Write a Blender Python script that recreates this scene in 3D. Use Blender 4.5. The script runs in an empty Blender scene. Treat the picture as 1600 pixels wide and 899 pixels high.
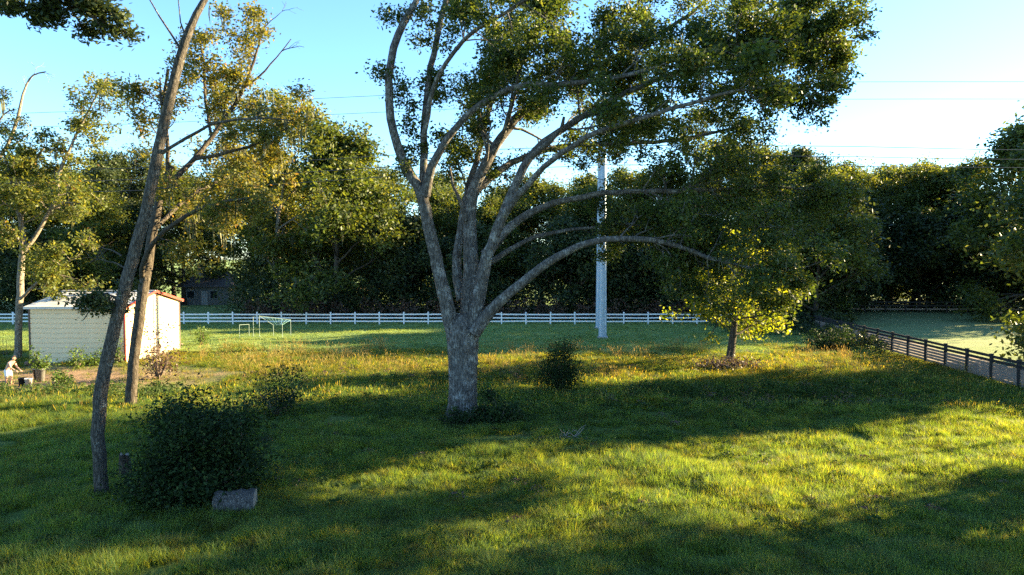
import bpy, bmesh, math, random
import numpy as np
from mathutils import Vector, Matrix

# ------------------------------------------------------------------ camera, light, exposure
SC = bpy.context.scene
COL = SC.collection
R = math.radians
PI = math.pi
CAM_H, FPX, PITCH = 7.0, 1067.0, R(2.39)
cam_data = bpy.data.cameras.new('camera')
cam_data.sensor_width = 36.0
cam_data.lens = 36.0 * FPX / 1600.0
cam_data.clip_end = 8000
cam = bpy.data.objects.new('camera', cam_data)
COL.objects.link(cam)
cam.location = (0, 0, CAM_H)
cam.rotation_euler = (PI / 2 - PITCH, 0, 0)
SC.camera = cam

SUN_EL, SUN_AZ = 17.0, 18.0          # azimuth counted from +X towards +Y
w = bpy.data.worlds.new('World')
SC.world = w
w.use_nodes = True
nt = w.node_tree
bg = nt.nodes['Background']
sky = nt.nodes.new('ShaderNodeTexSky')
sky.sky_type = 'NISHITA'
sky.sun_disc = False
sky.sun_elevation = R(SUN_EL)
sky.sun_rotation = R(90 - SUN_AZ)
sky.altitude = 0
sky.air_density = 1.0
sky.dust_density = 0.15
sky.ozone_density = 3.0
wb = nt.nodes.new('ShaderNodeMix')            # one white balance for the whole sky
wb.data_type, wb.blend_type = 'RGBA', 'MULTIPLY'
wb.inputs[0].default_value = 1.0
wb.inputs[7].default_value = (0.74, 0.92, 1.03, 1)
nt.links.new(sky.outputs[0], wb.inputs[6])
nt.links.new(wb.outputs[2], bg.inputs[0])
bg.inputs[1].default_value = 0.064
sl = bpy.data.lights.new('sun', 'SUN')
sl.energy = 5.0
sl.angle = R(0.55)
sl.color = (1.0, 0.80, 0.44)
so = bpy.data.objects.new('sun', sl)
COL.objects.link(so)
sd = Vector((math.cos(R(SUN_EL)) * math.cos(R(SUN_AZ)), math.cos(R(SUN_EL)) * math.sin(R(SUN_AZ)), math.sin(R(SUN_EL))))
so.rotation_euler = sd.to_track_quat('Z', 'Y').to_euler()
so.location = (60, 20, 40)
vs = SC.view_settings
SC.display_settings.display_device = 'sRGB'
vs.view_transform = 'Standard'
vs.look = 'None'
vs.gamma = 1.0
vs.exposure = 2.95
SC.cycles.max_bounces = 9
SC.cycles.diffuse_bounces = 5
SC.cycles.transmission_bounces = 7
SC.cycles.transparent_max_bounces = 4
SC.cycles.glossy_bounces = 2
SC.cycles.use_denoising = False


# ------------------------------------------------------------------ pixel -> place
_cp, _sp = math.cos(PITCH), math.sin(PITCH)


def ray(px, py):
    u, v = (px - 800.0) / FPX, (449.5 - py) / FPX
    return (u, _cp + v * _sp, -_sp + v * _cp)


def at(px, py, Y):
    d = ray(px, py)
    k = Y / d[1]
    return np.array((d[0] * k, Y, CAM_H + d[2] * k))


def gp(px, py):
    d = ray(px, py)
    k = -CAM_H / d[2]
    return np.array((d[0] * k, d[1] * k, 0.0))


def sstep(a, b, x):
    t = np.clip((x - a) / (b - a), 0, 1)
    return t * t * (3 - 2 * t)


def gh(x, y):
    x = np.asarray(x, float)
    y = np.asarray(y, float)
    m = (1 - sstep(22, 27, x)) * (1 - sstep(60, 70, y)) * sstep(-60, -40, x)
    return m * (0.07 * np.sin(x * 0.43 + 1.3 * np.sin(y * 0.31)) + 0.06 * np.sin(y * 0.57 + x * 0.21) + 0.035 * np.sin(x * 1.3 + y * 0.9))


# ------------------------------------------------------------------ noise for scattering
def vnoise(x, y, f, seed=0):
    x = np.asarray(x) * f + seed * 17.3
    y = np.asarray(y) * f - seed * 9.1
    xi, yi = np.floor(x), np.floor(y)
    fx, fy = x - xi, y - yi
    fx, fy = fx * fx * (3 - 2 * fx), fy * fy * (3 - 2 * fy)

    def h(a, b):
        s = np.sin(a * 127.1 + b * 311.7) * 43758.5453
        return s - np.floor(s)
    return (h(xi, yi) * (1 - fx) + h(xi + 1, yi) * fx) * (1 - fy) + (h(xi, yi + 1) * (1 - fx) + h(xi + 1, yi + 1) * fx) * fy


# ------------------------------------------------------------------ objects
def tag(o, label=None, cat=None, group=None, kind=None):
    if label: o['label'] = label
    if cat: o['category'] = cat
    if group: o['group'] = group
    if kind: o['kind'] = kind
    return o


def empty(name, loc, rz=0.0, label=None, cat=None, group=None):
    o = bpy.data.objects.new(name, None)
    COL.objects.link(o)
    o.location = tuple(float(v) for v in loc)
    o.rotation_euler = (0, 0, rz)
    o.empty_display_size = 0.3
    return tag(o, label, cat, group)


def link(name, me, parent=None, mat=None, smooth=False):
    o = bpy.data.objects.new(name, me)
    COL.objects.link(o)
    if parent is not None: o.parent = parent
    if mat is not None and len(me.materials) == 0: me.materials.append(mat)
    if smooth and len(me.polygons):
        me.polygons.foreach_set('use_smooth', np.ones(len(me.polygons), bool))
    return o


def dup(root, loc, rz=0.0, scale=(1, 1, 1), label=None, cat=None, group=None):
    r = root.copy()
    COL.objects.link(r)
    r.location = tuple(float(v) for v in loc)
    r.rotation_euler = (0, 0, rz)
    r.scale = scale
    tag(r, label, cat, group)
    for ch in list(root.children):
        c = ch.copy()
        COL.objects.link(c)
        c.parent = r
        for g in ch.children:
            d = g.copy()
            COL.objects.link(d)
            d.parent = c
    return r


def np_mesh(name, V, F, attrs=None):
    """V (n,3), F (m,k) same-size faces; attrs {name: per-face floats}."""
    V = np.asarray(V, np.float32)
    F = np.asarray(F, np.int32)
    me = bpy.data.meshes.new(name)
    me.vertices.add(len(V))
    me.vertices.foreach_set('co', V.ravel())
    k = F.shape[1]
    me.loops.add(F.size)
    me.loops.foreach_set('vertex_index', F.ravel())
    me.polygons.add(len(F))
    me.polygons.foreach_set('loop_start', np.arange(0, F.size, k, dtype=np.int32))
    me.update(calc_edges=True)
    for n, v in (attrs or {}).items():
        a = me.attributes.new(n, 'FLOAT', 'FACE')
        a.data.foreach_set('value', np.asarray(v, np.float32))
    return me


class MB:
    """collects boxes, prisms and tubes of mixed polygons"""
    def __init__(self):
        self.v, self.f = [], []

    def add(self, vs, fs):
        b = len(self.v)
        self.v += [tuple(float(c) for c in p) for p in vs]
        self.f += [tuple(i + b for i in f) for f in fs]
        return self

    def box(self, lo, hi, rot=None, org=None):
        (x0, y0, z0), (x1, y1, z1) = lo, hi
        vs = [(x0, y0, z0), (x1, y0, z0), (x1, y1, z0), (x0, y1, z0), (x0, y0, z1), (x1, y0, z1), (x1, y1, z1), (x0, y1, z1)]
        if rot is not None:
            o = Vector(org or (0, 0, 0))
            vs = [tuple(rot @ (Vector(p) - o) + o) for p in vs]
        return self.add(vs, [(0, 3, 2, 1), (4, 5, 6, 7), (0, 1, 5, 4), (1, 2, 6, 5), (2, 3, 7, 6), (3, 0, 4, 7)])

    def bar(self, a, b, wx, wz):
        """a box beam from a to b, wx across, wz high"""
        a, b = Vector(a), Vector(b)
        d = (b - a).normalized()
        up = Vector((0, 0, 1)) if abs(d.z) < 0.95 else Vector((1, 0, 0))
        s = d.cross(up).normalized() * (wx / 2)
        u = s.cross(d).normalized() * (wz / 2)
        vs = [a - s - u, a + s - u, a + s + u, a - s + u, b - s - u, b + s - u, b + s + u, b - s + u]
        return self.add(vs, [(0, 1, 2, 3), (7, 6, 5, 4), (0, 4, 5, 1), (1, 5, 6, 2), (2, 6, 7, 3), (3, 7, 4, 0)])

    def tube(self, P, Rr, n=8, cap=True):
        V, F = tube_arrays(P, Rr, n)
        fs = [tuple(f) for f in F]
        if cap:
            m = len(V)
            fs += [tuple(range(n - 1, -1, -1)), tuple(range(m - n, m))]
        return self.add(V, fs)

    def mesh(self, name):
        me = bpy.data.meshes.new(name)
        me.from_pydata(self.v, [], self.f)
        me.update()
        return me

    def build(self, name, mat, parent=None, smooth=False, bevel=0.0):
        me = self.mesh(name)
        if bevel:
            bm = bmesh.new()
            bm.from_mesh(me)
            bmesh.ops.bevel(bm, geom=list(bm.edges), offset=bevel, segments=1, affect='EDGES', clamp_overlap=True)
            bm.to_mesh(me)
            bm.free()
        return link(name, me, parent, mat, smooth)


def tube_arrays(P, Rr, n=8, jitter=0.0, rng=None):
    P = np.asarray(P, float)
    m = len(P)
    T = np.gradient(P, axis=0) if m > 2 else np.repeat((P[1] - P[0])[None], m, 0)
    T /= np.linalg.norm(T, axis=1)[:, None] + 1e-9
    ref = np.array((0.0, 1.0, 0.0)) if abs(T[0][1]) < 0.9 else np.array((1.0, 0, 0))
    N = np.zeros_like(P)
    a = np.cross(T[0], ref)
    N[0] = a / np.linalg.norm(a)
    for i in range(1, m):
        v = N[i - 1] - T[i] * np.dot(N[i - 1], T[i])
        N[i] = v / (np.linalg.norm(v) + 1e-9)
    B = np.cross(T, N)
    ang = np.arange(n) * 2 * PI / n
    rr = np.repeat(np.asarray(Rr, float)[:, None], n, 1)
    if jitter and rng is not None:
        lobe = 1 + jitter * (np.sin(ang[None] * 3 + np.linspace(0, 3, m)[:, None]) * 0.5 + np.sin(ang[None] * 5 + 1.3 + np.linspace(0, -4, m)[:, None]) * 0.4)
        rr = rr * lobe * (1 + jitter * rng.normal(0, 0.35, (m, n)))
    V = P[:, None] + rr[..., None] * (np.cos(ang)[None, :, None] * N[:, None] + np.sin(ang)[None, :, None] * B[:, None])
    i = np.arange(m - 1)[:, None] * n
    j = np.arange(n)[None]
    jn = (j + 1) % n
    F = np.stack([i + j, i + jn, i + n + jn, i + n + j], -1).reshape(-1, 4)
    return V.reshape(-1, 3), F


class Wood:
    def __init__(self):
        self.V, self.F, self.n = [], [], 0

    def tube(self, P, Rr, sides=6, jitter=0.0, rng=None):
        V, F = tube_arrays(P, Rr, sides, jitter, rng)
        self.V.append(V)
        self.F.append(F + self.n)
        self.n += len(V)

    def mesh(self, name):
        if not self.V: return None
        return np_mesh(name, np.concatenate(self.V), np.concatenate(self.F))


def smooth_path(P, W, step):
    """Catmull-Rom through P with widths W, resampled at about step"""
    P = np.asarray(P, float)
    W = np.asarray(W, float)
    Q = np.vstack([2 * P[0] - P[1], P, 2 * P[-1] - P[-2]])
    V = np.concatenate([[W[0]], W, [W[-1]]])
    out, wo = [], []
    for i in range(1, len(Q) - 2):
        k = max(1, int(np.linalg.norm(Q[i + 1] - Q[i]) / step))
        for t in np.arange(k) / k:
            a, b, c, d = Q[i - 1], Q[i], Q[i + 1], Q[i + 2]
            out.append(0.5 * (2 * b + (c - a) * t + (2 * a - 5 * b + 4 * c - d) * t * t + (3 * b - a - 3 * c + d) * t ** 3))
            wo.append(V[i] + (V[i + 1] - V[i]) * t)
    out.append(P[-1])
    wo.append(W[-1])
    return np.array(out), np.array(wo)


# ------------------------------------------------------------------ materials
def new_mat(name):
    m = bpy.data.materials.new(name)
    m.use_nodes = True
    n = m.node_tree.nodes
    n.clear()
    return m, m.node_tree, n.new('ShaderNodeOutputMaterial')


def nd(nt, typ, **kw):
    n = nt.nodes.new(typ)
    for k, v in kw.items():
        if k.startswith('i_'):
            n.inputs[k[2:].replace('_', ' ')].default_value = v
        else:
            setattr(n, k, v)
    return n


def ramp(nt, src, stops):
    r = nt.nodes.new('ShaderNodeValToRGB')
    e = r.color_ramp.elements
    while len(e) < len(stops): e.new(0.5)
    for i, (p, c) in enumerate(stops):
        e[i].position = p
        e[i].color = (*c, 1)
    nt.links.new(src, r.inputs[0])
    return r


def noise(nt, scale, detail=4, rough=0.55, vec=None, dist=0.0):
    n = nd(nt, 'ShaderNodeTexNoise')
    n.inputs['Scale'].default_value = scale
    n.inputs['Detail'].default_value = detail
    n.inputs['Roughness'].default_value = rough
    n.inputs['Distortion'].default_value = dist
    if vec is not None: nt.links.new(vec, n.inputs['Vector'])
    return n


def mixc(nt, fac, a, b, mode='MIX'):
    m = nt.nodes.new('ShaderNodeMix')
    m.data_type = 'RGBA'
    m.blend_type = mode
    for s, v in ((m.inputs[0], fac), (m.inputs[6], a), (m.inputs[7], b)):
        if hasattr(v, 'links'): nt.links.new(v, s)
        else: s.default_value = v if isinstance(v, (int, float)) else (*v, 1)
    return m.outputs[2]


def leaf_mat(name, stops, trans=0.35, tcol=(1.5, 1.35, 0.6), patch=None, rough=0.5, spec=0.3, clump=0.0, mottle=None):
    """stops: ramp over the per-leaf tint"""
    m, t, out = new_mat(name)
    a = nd(t, 'ShaderNodeAttribute', attribute_name='tint')
    fac = a.outputs['Fac']
    if clump:                       # each tuft a little greener or drier than the next
        oi = nd(t, 'ShaderNodeObjectInfo')
        ma = nd(t, 'ShaderNodeMath', operation='MULTIPLY_ADD')
        t.links.new(oi.outputs['Random'], ma.inputs[0])
        ma.inputs[1].default_value = clump
        ma.inputs[2].default_value = -0.5 * clump
        ad = nd(t, 'ShaderNodeMath', operation='ADD')
        t.links.new(ma.outputs[0], ad.inputs[0])
        t.links.new(fac, ad.inputs[1])
        fac = ad.outputs[0]
    col = ramp(t, fac, stops).outputs[0]
    if mottle:                      # drier and darker species in patches
        g2 = nd(t, 'ShaderNodeNewGeometry')
        nm = noise(t, 1.1, 4, 0.65, g2.outputs['Position'])
        fm = ramp(t, nm.outputs[0], [(0.50, (0, 0, 0)), (0.66, (1, 1, 1))])
        col = mixc(t, fm.outputs[0], col, mixc(t, 1.0, col, mottle, 'MULTIPLY'))
    if patch:
        g = nd(t, 'ShaderNodeNewGeometry')
        nz = noise(t, patch[0], 2, 0.5, g.outputs['Position'])
        f = ramp(t, nz.outputs[0], [(0.4, (0, 0, 0)), (0.62, (1, 1, 1))])
        col = mixc(t, f.outputs[0], col, mixc(t, 1.0, col, patch[1], 'MULTIPLY'))
    p = nd(t, 'ShaderNodeBsdfPrincipled')
    p.inputs['Roughness'].default_value = rough
    p.inputs['Specular IOR Level'].default_value = spec
    t.links.new(col, p.inputs['Base Color'])
    tr = nd(t, 'ShaderNodeBsdfTranslucent')
    t.links.new(mixc(t, 1.0, col, tcol, 'MULTIPLY'), tr.inputs[0])
    mx = nd(t, 'ShaderNodeMixShader')
    mx.inputs[0].default_value = trans
    t.links.new(p.outputs[0], mx.inputs[1])
    t.links.new(tr.outputs[0], mx.inputs[2])
    t.links.new(mx.outputs[0], out.inputs[0])
    return m


def bark_mat(name, dark, light, lichen, scale=1.0, lich=(0.56, 0.7)):
    m, t, out = new_mat(name)
    tc = nd(t, 'ShaderNodeTexCoord')
    mp = nd(t, 'ShaderNodeMapping')
    mp.inputs['Scale'].default_value = (9 * scale, 9 * scale, 2.2 * scale)
    t.links.new(tc.outputs['Object'], mp.inputs[0])
    n1 = noise(t, 1.6, 7, 0.68, mp.outputs[0], 0.6)
    vor = nd(t, 'ShaderNodeTexVoronoi', feature='DISTANCE_TO_EDGE')
    vor.inputs['Scale'].default_value = 3.1
    t.links.new(mixc(t, 0.55, mp.outputs[0], n1.outputs[1]), vor.inputs['Vector'])
    c1 = ramp(t, n1.outputs[0], [(0.3, dark), (0.68, light)]).outputs[0]
    n2 = noise(t, 2.6 * scale, 8, 0.78, tc.outputs['Object'])
    f2 = ramp(t, n2.outputs[0], [(lich[0], (0, 0, 0)), (lich[1], (1, 1, 1))])
    c2 = mixc(t, f2.outputs[0], c1, lichen)
    cr = ramp(t, vor.outputs[0], [(0.0, (0.55, 0.55, 0.55)), (0.16, (1, 1, 1))])
    c3 = mixc(t, 1.0, c2, cr.outputs[0], 'MULTIPLY')
    p = nd(t, 'ShaderNodeBsdfPrincipled')
    p.inputs['Roughness'].default_value = 0.92
    p.inputs['Specular IOR Level'].default_value = 0.15
    t.links.new(c3, p.inputs['Base Color'])
    add = nd(t, 'ShaderNodeMath', operation='ADD')
    t.links.new(n1.outputs[0], add.inputs[0])
    t.links.new(cr.outputs[0], add.inputs[1])
    b = nd(t, 'ShaderNodeBump')
    b.inputs['Strength'].default_value = 0.9
    b.inputs['Distance'].default_value = 0.05
    t.links.new(add.outputs[0], b.inputs['Height'])
    t.links.new(b.outputs[0], p.inputs['Normal'])
    t.links.new(p.outputs[0], out.inputs[0])
    return m


def plain(name, col, rough=0.6, var=0.12, scale=3.0, metal=0.0, spec=0.4, streak=None, bump=0.0, stain=None):
    m, t, out = new_mat(name)
    tc = nd(t, 'ShaderNodeTexCoord')
    vec = tc.outputs['Object']
    if streak:
        mp = nd(t, 'ShaderNodeMapping')
        mp.inputs['Scale'].default_value = streak
        t.links.new(vec, mp.inputs[0])
        vec = mp.outputs[0]
    n = noise(t, scale, 6, 0.62, vec)
    lo = tuple(c * (1 - 2.2 * var) for c in col)
    hi = tuple(min(1, c * (1 + var)) for c in col)
    c = ramp(t, n.outputs[0], [(0.28, lo), (0.66, hi)]).outputs[0]
    if stain:
        n2 = noise(t, scale * 0.45, 5, 0.7, vec)
        f = ramp(t, n2.outputs[0], [(0.52, (0, 0, 0)), (0.72, (1, 1, 1))])
        c = mixc(t, f.outputs[0], c, stain)
    p = nd(t, 'ShaderNodeBsdfPrincipled')
    t.links.new(c, p.inputs['Base Color'])
    p.inputs['Roughness'].default_value = rough
    p.inputs['Metallic'].default_value = metal
    p.inputs['Specular IOR Level'].default_value = spec
    if bump:
        b = nd(t, 'ShaderNodeBump')
        b.inputs['Strength'].default_value = bump
        b.inputs['Distance'].default_value = 0.02
        t.links.new(n.outputs[0], b.inputs['Height'])
        t.links.new(b.outputs[0], p.inputs['Normal'])
    t.links.new(p.outputs[0], out.inputs[0])
    return m


M = {}
M['oak_leaf'] = leaf_mat('oak_leaf', [(0.0, (0.027, 0.048, 0.015)), (0.5, (0.062, 0.092, 0.024)), (1.0, (0.13, 0.14, 0.032))], 0.48, (1.5, 1.4, 0.5))
M['pale_leaf'] = leaf_mat('pale_leaf', [(0.0, (0.055, 0.08, 0.02)), (0.5, (0.115, 0.14, 0.032)), (0.9, (0.20, 0.185, 0.038)), (1.0, (0.22, 0.12, 0.04))], 0.5, (1.6, 1.4, 0.5))
M['autumn_leaf'] = leaf_mat('autumn_leaf', [(0.0, (0.05, 0.075, 0.02)), (0.45, (0.12, 0.13, 0.03)), (0.8, (0.19, 0.17, 0.035)), (1.0, (0.25, 0.14, 0.045))], 0.5, (1.6, 1.35, 0.5))
M['young_leaf'] = leaf_mat('young_leaf', [(0.0, (0.055, 0.09, 0.016)), (0.5, (0.13, 0.165, 0.024)), (1.0, (0.25, 0.23, 0.025))], 0.6, (1.9, 1.7, 0.45))
M['dark_leaf'] = leaf_mat('dark_leaf', [(0.0, (0.022, 0.036, 0.014)), (0.6, (0.046, 0.066, 0.022)), (1.0, (0.085, 0.10, 0.03))], 0.35, (1.4, 1.3, 0.6))
M['wood_leaf'] = leaf_mat('wood_leaf', [(0.0, (0.027, 0.047, 0.014)), (0.5, (0.066, 0.094, 0.024)), (1.0, (0.145, 0.15, 0.036))], 0.45, (1.5, 1.4, 0.5), patch=(0.12, (1.3, 1.15, 0.85)))
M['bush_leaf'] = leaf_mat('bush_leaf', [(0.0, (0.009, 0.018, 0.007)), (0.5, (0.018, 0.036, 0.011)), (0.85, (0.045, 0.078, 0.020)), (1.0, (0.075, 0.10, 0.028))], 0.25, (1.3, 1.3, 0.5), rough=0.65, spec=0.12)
M['weed_leaf'] = leaf_mat('weed_leaf', [(0.0, (0.05, 0.09, 0.02)), (1.0, (0.12, 0.18, 0.035))], 0.4, (1.4, 1.3, 0.4))
M['dead_leaf'] = leaf_mat('dead_leaf', [(0.0, (0.055, 0.034, 0.024)), (0.6, (0.10, 0.06, 0.04)), (1.0, (0.15, 0.095, 0.06))], 0.2, (1.2, 1.0, 0.8))
M['moss'] = leaf_mat('moss', [(0.0, (0.11, 0.12, 0.075)), (1.0, (0.20, 0.20, 0.13))], 0.35, (1.2, 1.1, 0.8), rough=0.9, spec=0.05)
M['grass'] = leaf_mat('grass', [(0.0, (0.062, 0.135, 0.052)), (0.5, (0.126, 0.205, 0.070)), (0.85, (0.185, 0.23, 0.07)), (1.0, (0.25, 0.22, 0.09))], 0.64, (1.75, 1.45, 0.3), patch=(0.35, (1.25, 1.08, 0.85)), rough=0.55, spec=0.22, clump=0.6, mottle=(0.72, 0.60, 0.70))
M['lawn'] = leaf_mat('lawn', [(0.0, (0.13, 0.20, 0.075)), (0.55, (0.19, 0.26, 0.09)), (1.0, (0.27, 0.28, 0.12))], 0.4, (1.3, 1.3, 0.4), patch=(0.3, (1.2, 1.05, 0.85)), rough=0.6, spec=0.2, clump=0.3)
M['rough_grass'] = leaf_mat('rough_grass', [(0.0, (0.075, 0.135, 0.035)), (0.5, (0.150, 0.195, 0.045)), (0.85, (0.215, 0.21, 0.05)), (1.0, (0.28, 0.22, 0.07))], 0.6, (1.6, 1.4, 0.35), patch=(0.35, (1.25, 1.0, 0.85)), rough=0.55, spec=0.2, clump=0.35, mottle=(0.85, 0.66, 0.8))  # straw tones, with the gold of the low sun put into the colour
M['meadow_weed'] = leaf_mat('meadow_weed', [(0.0, (0.028, 0.050, 0.014)), (0.6, (0.05, 0.085, 0.02)), (1.0, (0.09, 0.12, 0.03))], 0.35, (1.4, 1.3, 0.5), rough=0.7, spec=0.15)
M['straw'] = leaf_mat('straw', [(0.0, (0.14, 0.14, 0.035)), (1.0, (0.30, 0.22, 0.08))], 0.35, (1.2, 1.0, 0.6), rough=0.8, spec=0.1)
M['oak_bark'] = bark_mat('oak_bark', (0.065, 0.056, 0.050), (0.20, 0.176, 0.158), (0.36, 0.34, 0.31), 0.8, (0.50, 0.64))
M['grey_bark'] = bark_mat('grey_bark', (0.05, 0.043, 0.036), (0.17, 0.145, 0.12), (0.34, 0.35, 0.31), 1.2, (0.58, 0.66))
M['pale_bark'] = bark_mat('pale_bark', (0.16, 0.13, 0.10), (0.36, 0.30, 0.23), (0.30, 0.29, 0.23), 0.8)
M['dark_bark'] = bark_mat('dark_bark', (0.045, 0.036, 0.028), (0.13, 0.105, 0.08), (0.15, 0.14, 0.11), 0.8)
M['white_vinyl'] = plain('white_vinyl', (0.80, 0.81, 0.82), 0.4, 0.03, 2.0, stain=(0.66, 0.66, 0.62))
M['black_board'] = plain('black_board', (0.022, 0.021, 0.022), 0.7, 0.2, 4.0)
M['brown_board'] = plain('brown_board', (0.26, 0.195, 0.155), 0.85, 0.15, 4.0, streak=(6, 1, 6), stain=(0.19, 0.145, 0.12))
M['pole_steel'] = plain('pole_steel', (0.36, 0.44, 0.52), 0.55, 0.05, 1.2, metal=0.15, streak=(4, 4, 0.3))
M['cable'] = plain('cable', (0.05, 0.05, 0.055), 0.5, 0.05)
M['insulator'] = plain('insulator', (0.25, 0.25, 0.27), 0.4, 0.05)
M['shed_wall'] = plain('shed_wall', (0.78, 0.60, 0.37), 0.45, 0.05, 1.2, streak=(0.6, 0.6, 3), stain=(0.68, 0.51, 0.30))
M['shed_roof'] = plain('shed_roof', (0.58, 0.55, 0.50), 0.5, 0.05, 1.5, stain=(0.44, 0.40, 0.35))
M['shed_trim'] = plain('shed_trim', (0.34, 0.05, 0.035), 0.5, 0.06)
M['shed_dark'] = plain('shed_dark', (0.10, 0.07, 0.06), 0.7, 0.1)
M['concrete'] = plain('concrete', (0.36, 0.34, 0.31), 0.9, 0.12, 3.0, bump=0.3)
M['pipe'] = plain('pipe', (0.24, 0.31, 0.28), 0.5, 0.06)
M['net'] = plain('net', (0.18, 0.36, 0.32), 0.8, 0.1)
M['log_wood'] = bark_mat('log_wood', (0.06, 0.052, 0.048), (0.19, 0.17, 0.155), (0.27, 0.26, 0.25), 1.6)
M['end_grain'] = plain('end_grain', (0.20, 0.17, 0.145), 0.9, 0.25, 9.0)
M['twig'] = plain('twig', (0.17, 0.125, 0.095), 0.9, 0.25, 5.0)
M['pale_twig'] = plain('pale_twig', (0.22, 0.195, 0.175), 0.9, 0.2, 5.0)
M['skin'] = plain('skin', (0.52, 0.30, 0.20), 0.55, 0.05, 6.0)
M['hair'] = plain('hair', (0.10, 0.07, 0.05), 0.7, 0.1, 20.0)
M['shorts'] = plain('shorts', (0.78, 0.76, 0.74), 0.85, 0.05, 8.0)
M['glove'] = plain('glove', (0.62, 0.52, 0.10), 0.8, 0.08, 8.0)
M['black_plastic'] = plain('black_plastic', (0.028, 0.028, 0.03), 0.45, 0.1)
M['grey_plastic'] = plain('grey_plastic', (0.20, 0.195, 0.18), 0.5, 0.1)
M['white_plastic'] = plain('white_plastic', (0.62, 0.61, 0.57), 0.5, 0.06)
M['soil'] = plain('soil', (0.05, 0.035, 0.025), 0.95, 0.3, 12.0)
M['stone'] = plain('stone', (0.22, 0.11, 0.075), 0.9, 0.2, 6.0, bump=0.4)
M['house_wall'] = plain('house_wall', (0.17, 0.165, 0.16), 0.8, 0.06)
M['house_roof'] = plain('house_roof', (0.11, 0.095, 0.09), 0.85, 0.15, 6.0)
M['glass'] = plain('glass', (0.02, 0.025, 0.03), 0.1, 0.05)
M['white_paint'] = plain('white_paint', (0.34, 0.34, 0.34), 0.6, 0.04)
M['wire'] = plain('wire', (0.06, 0.06, 0.06), 0.6, 0.1)


def ground_mat():
    m, t, out = new_mat('meadow_ground')
    g = nd(t, 'ShaderNodeNewGeometry')
    pos = g.outputs['Position']
    n1 = noise(t, 0.35, 5, 0.6, pos)
    n2 = noise(t, 6.0, 5, 0.7, pos)
    n3 = noise(t, 0.09, 3, 0.5, pos)
    c = ramp(t, n1.outputs[0], [(0.3, (0.060, 0.105, 0.025)), (0.55, (0.105, 0.150, 0.038)), (0.72, (0.20, 0.155, 0.085))]).outputs[0]
    c = mixc(t, 1.0, c, ramp(t, n2.outputs[0], [(0.3, (0.45, 0.45, 0.45)), (0.7, (1.35, 1.3, 1.2))]).outputs[0], 'MULTIPLY')
    sx = nd(t, 'ShaderNodeSeparateXYZ')
    t.links.new(pos, sx.inputs[0])
    wob = nd(t, 'ShaderNodeMath', operation='MULTIPLY_ADD')
    t.links.new(n1.outputs[0], wob.inputs[0])
    wob.inputs[1].default_value = 14.0
    t.links.new(sx.outputs[1], wob.inputs[2])
    fl = nd_map(t, wob.outputs[0], 54.0, 62.0)
    c = mixc(t, fl, c, mixc(t, 0.5, ramp(t, n1.outputs[0], [(0.3, (0.14, 0.22, 0.07)), (0.65, (0.24, 0.31, 0.10))]).outputs[0], ramp(t, n2.outputs[0], [(0.3, (0.10, 0.17, 0.055)), (0.7, (0.27, 0.33, 0.12))]).outputs[0]))
    # mown pasture beyond the right fence: paler, worn bands
    band = nd(t, 'ShaderNodeMapping')
    band.inputs['Scale'].default_value = (0.07, 0.35, 1)
    t.links.new(pos, band.inputs[0])
    nb = noise(t, 1.0, 4, 0.6, band.outputs[0])
    past = ramp(t, nb.outputs[0], [(0.35, (0.16, 0.235, 0.085)), (0.55, (0.235, 0.285, 0.12)), (0.7, (0.31, 0.31, 0.16))]).outputs[0]
    past = mixc(t, 0.35, past, ramp(t, n2.outputs[0], [(0.3, (0.05, 0.08, 0.035)), (0.7, (0.2, 0.2, 0.1))]).outputs[0])
    fx = nd(t, 'ShaderNodeMapRange')
    fx.inputs[1].default_value, fx.inputs[2].default_value = 29.5, 31.5
    t.links.new(sx.outputs[0], fx.inputs[0])
    c = mixc(t, fx.outputs[0], c, past)
    # bare, leaf-littered soil by the shed
    d = nd(t, 'ShaderNodeVectorMath', operation='DISTANCE')
    mp = nd(t, 'ShaderNodeMapping')
    mp.inputs['Scale'].default_value = (1.0, 2.2, 0.0)
    t.links.new(pos, mp.inputs[0])
    t.links.new(mp.outputs[0], d.inputs[0])
    d.inputs[1].default_value = (-27.0, 39.9 * 2.2, 0)
    ns = noise(t, 0.8, 5, 0.65, pos)
    ad = nd(t, 'ShaderNodeMath', operation='MULTIPLY_ADD')
    t.links.new(ns.outputs[0], ad.inputs[0])
    ad.inputs[1].default_value = 9.0
    t.links.new(d.outputs['Value'], ad.inputs[2])
    fs = ramp(t, nd_map(t, ad.outputs[0], 9.5, 16.5), [(0.0, (1, 1, 1)), (1.0, (0, 0, 0))])
    soil = ramp(t, noise(t, 3.5, 6, 0.7, pos).outputs[0], [(0.3, (0.13, 0.085, 0.05)), (0.5, (0.24, 0.155, 0.09)), (0.72, (0.36, 0.25, 0.15))]).outputs[0]
    c = mixc(t, fs.outputs[0], c, soil)
    p = nd(t, 'ShaderNodeBsdfPrincipled')
    p.inputs['Roughness'].default_value = 0.95
    p.inputs['Specular IOR Level'].default_value = 0.1
    t.links.new(c, p.inputs['Base Color'])
    b = nd(t, 'ShaderNodeBump')
    b.inputs['Strength'].default_value = 0.7
    b.inputs['Distance'].default_value = 0.08
    t.links.new(n2.outputs[0], b.inputs['Height'])
    t.links.new(b.outputs[0], p.inputs['Normal'])
    t.links.new(p.outputs[0], out.inputs[0])
    return m


def nd_map(t, src, a, b):
    n = nd(t, 'ShaderNodeMapRange')
    n.inputs[1].default_value, n.inputs[2].default_value = a, b
    t.links.new(src, n.inputs[0])
    return n.outputs[0]


M['ground'] = ground_mat()
M['track'] = plain('track', (0.20, 0.155, 0.12), 0.95, 0.2, 1.2, bump=0.3, stain=(0.13, 0.12, 0.07))


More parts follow.
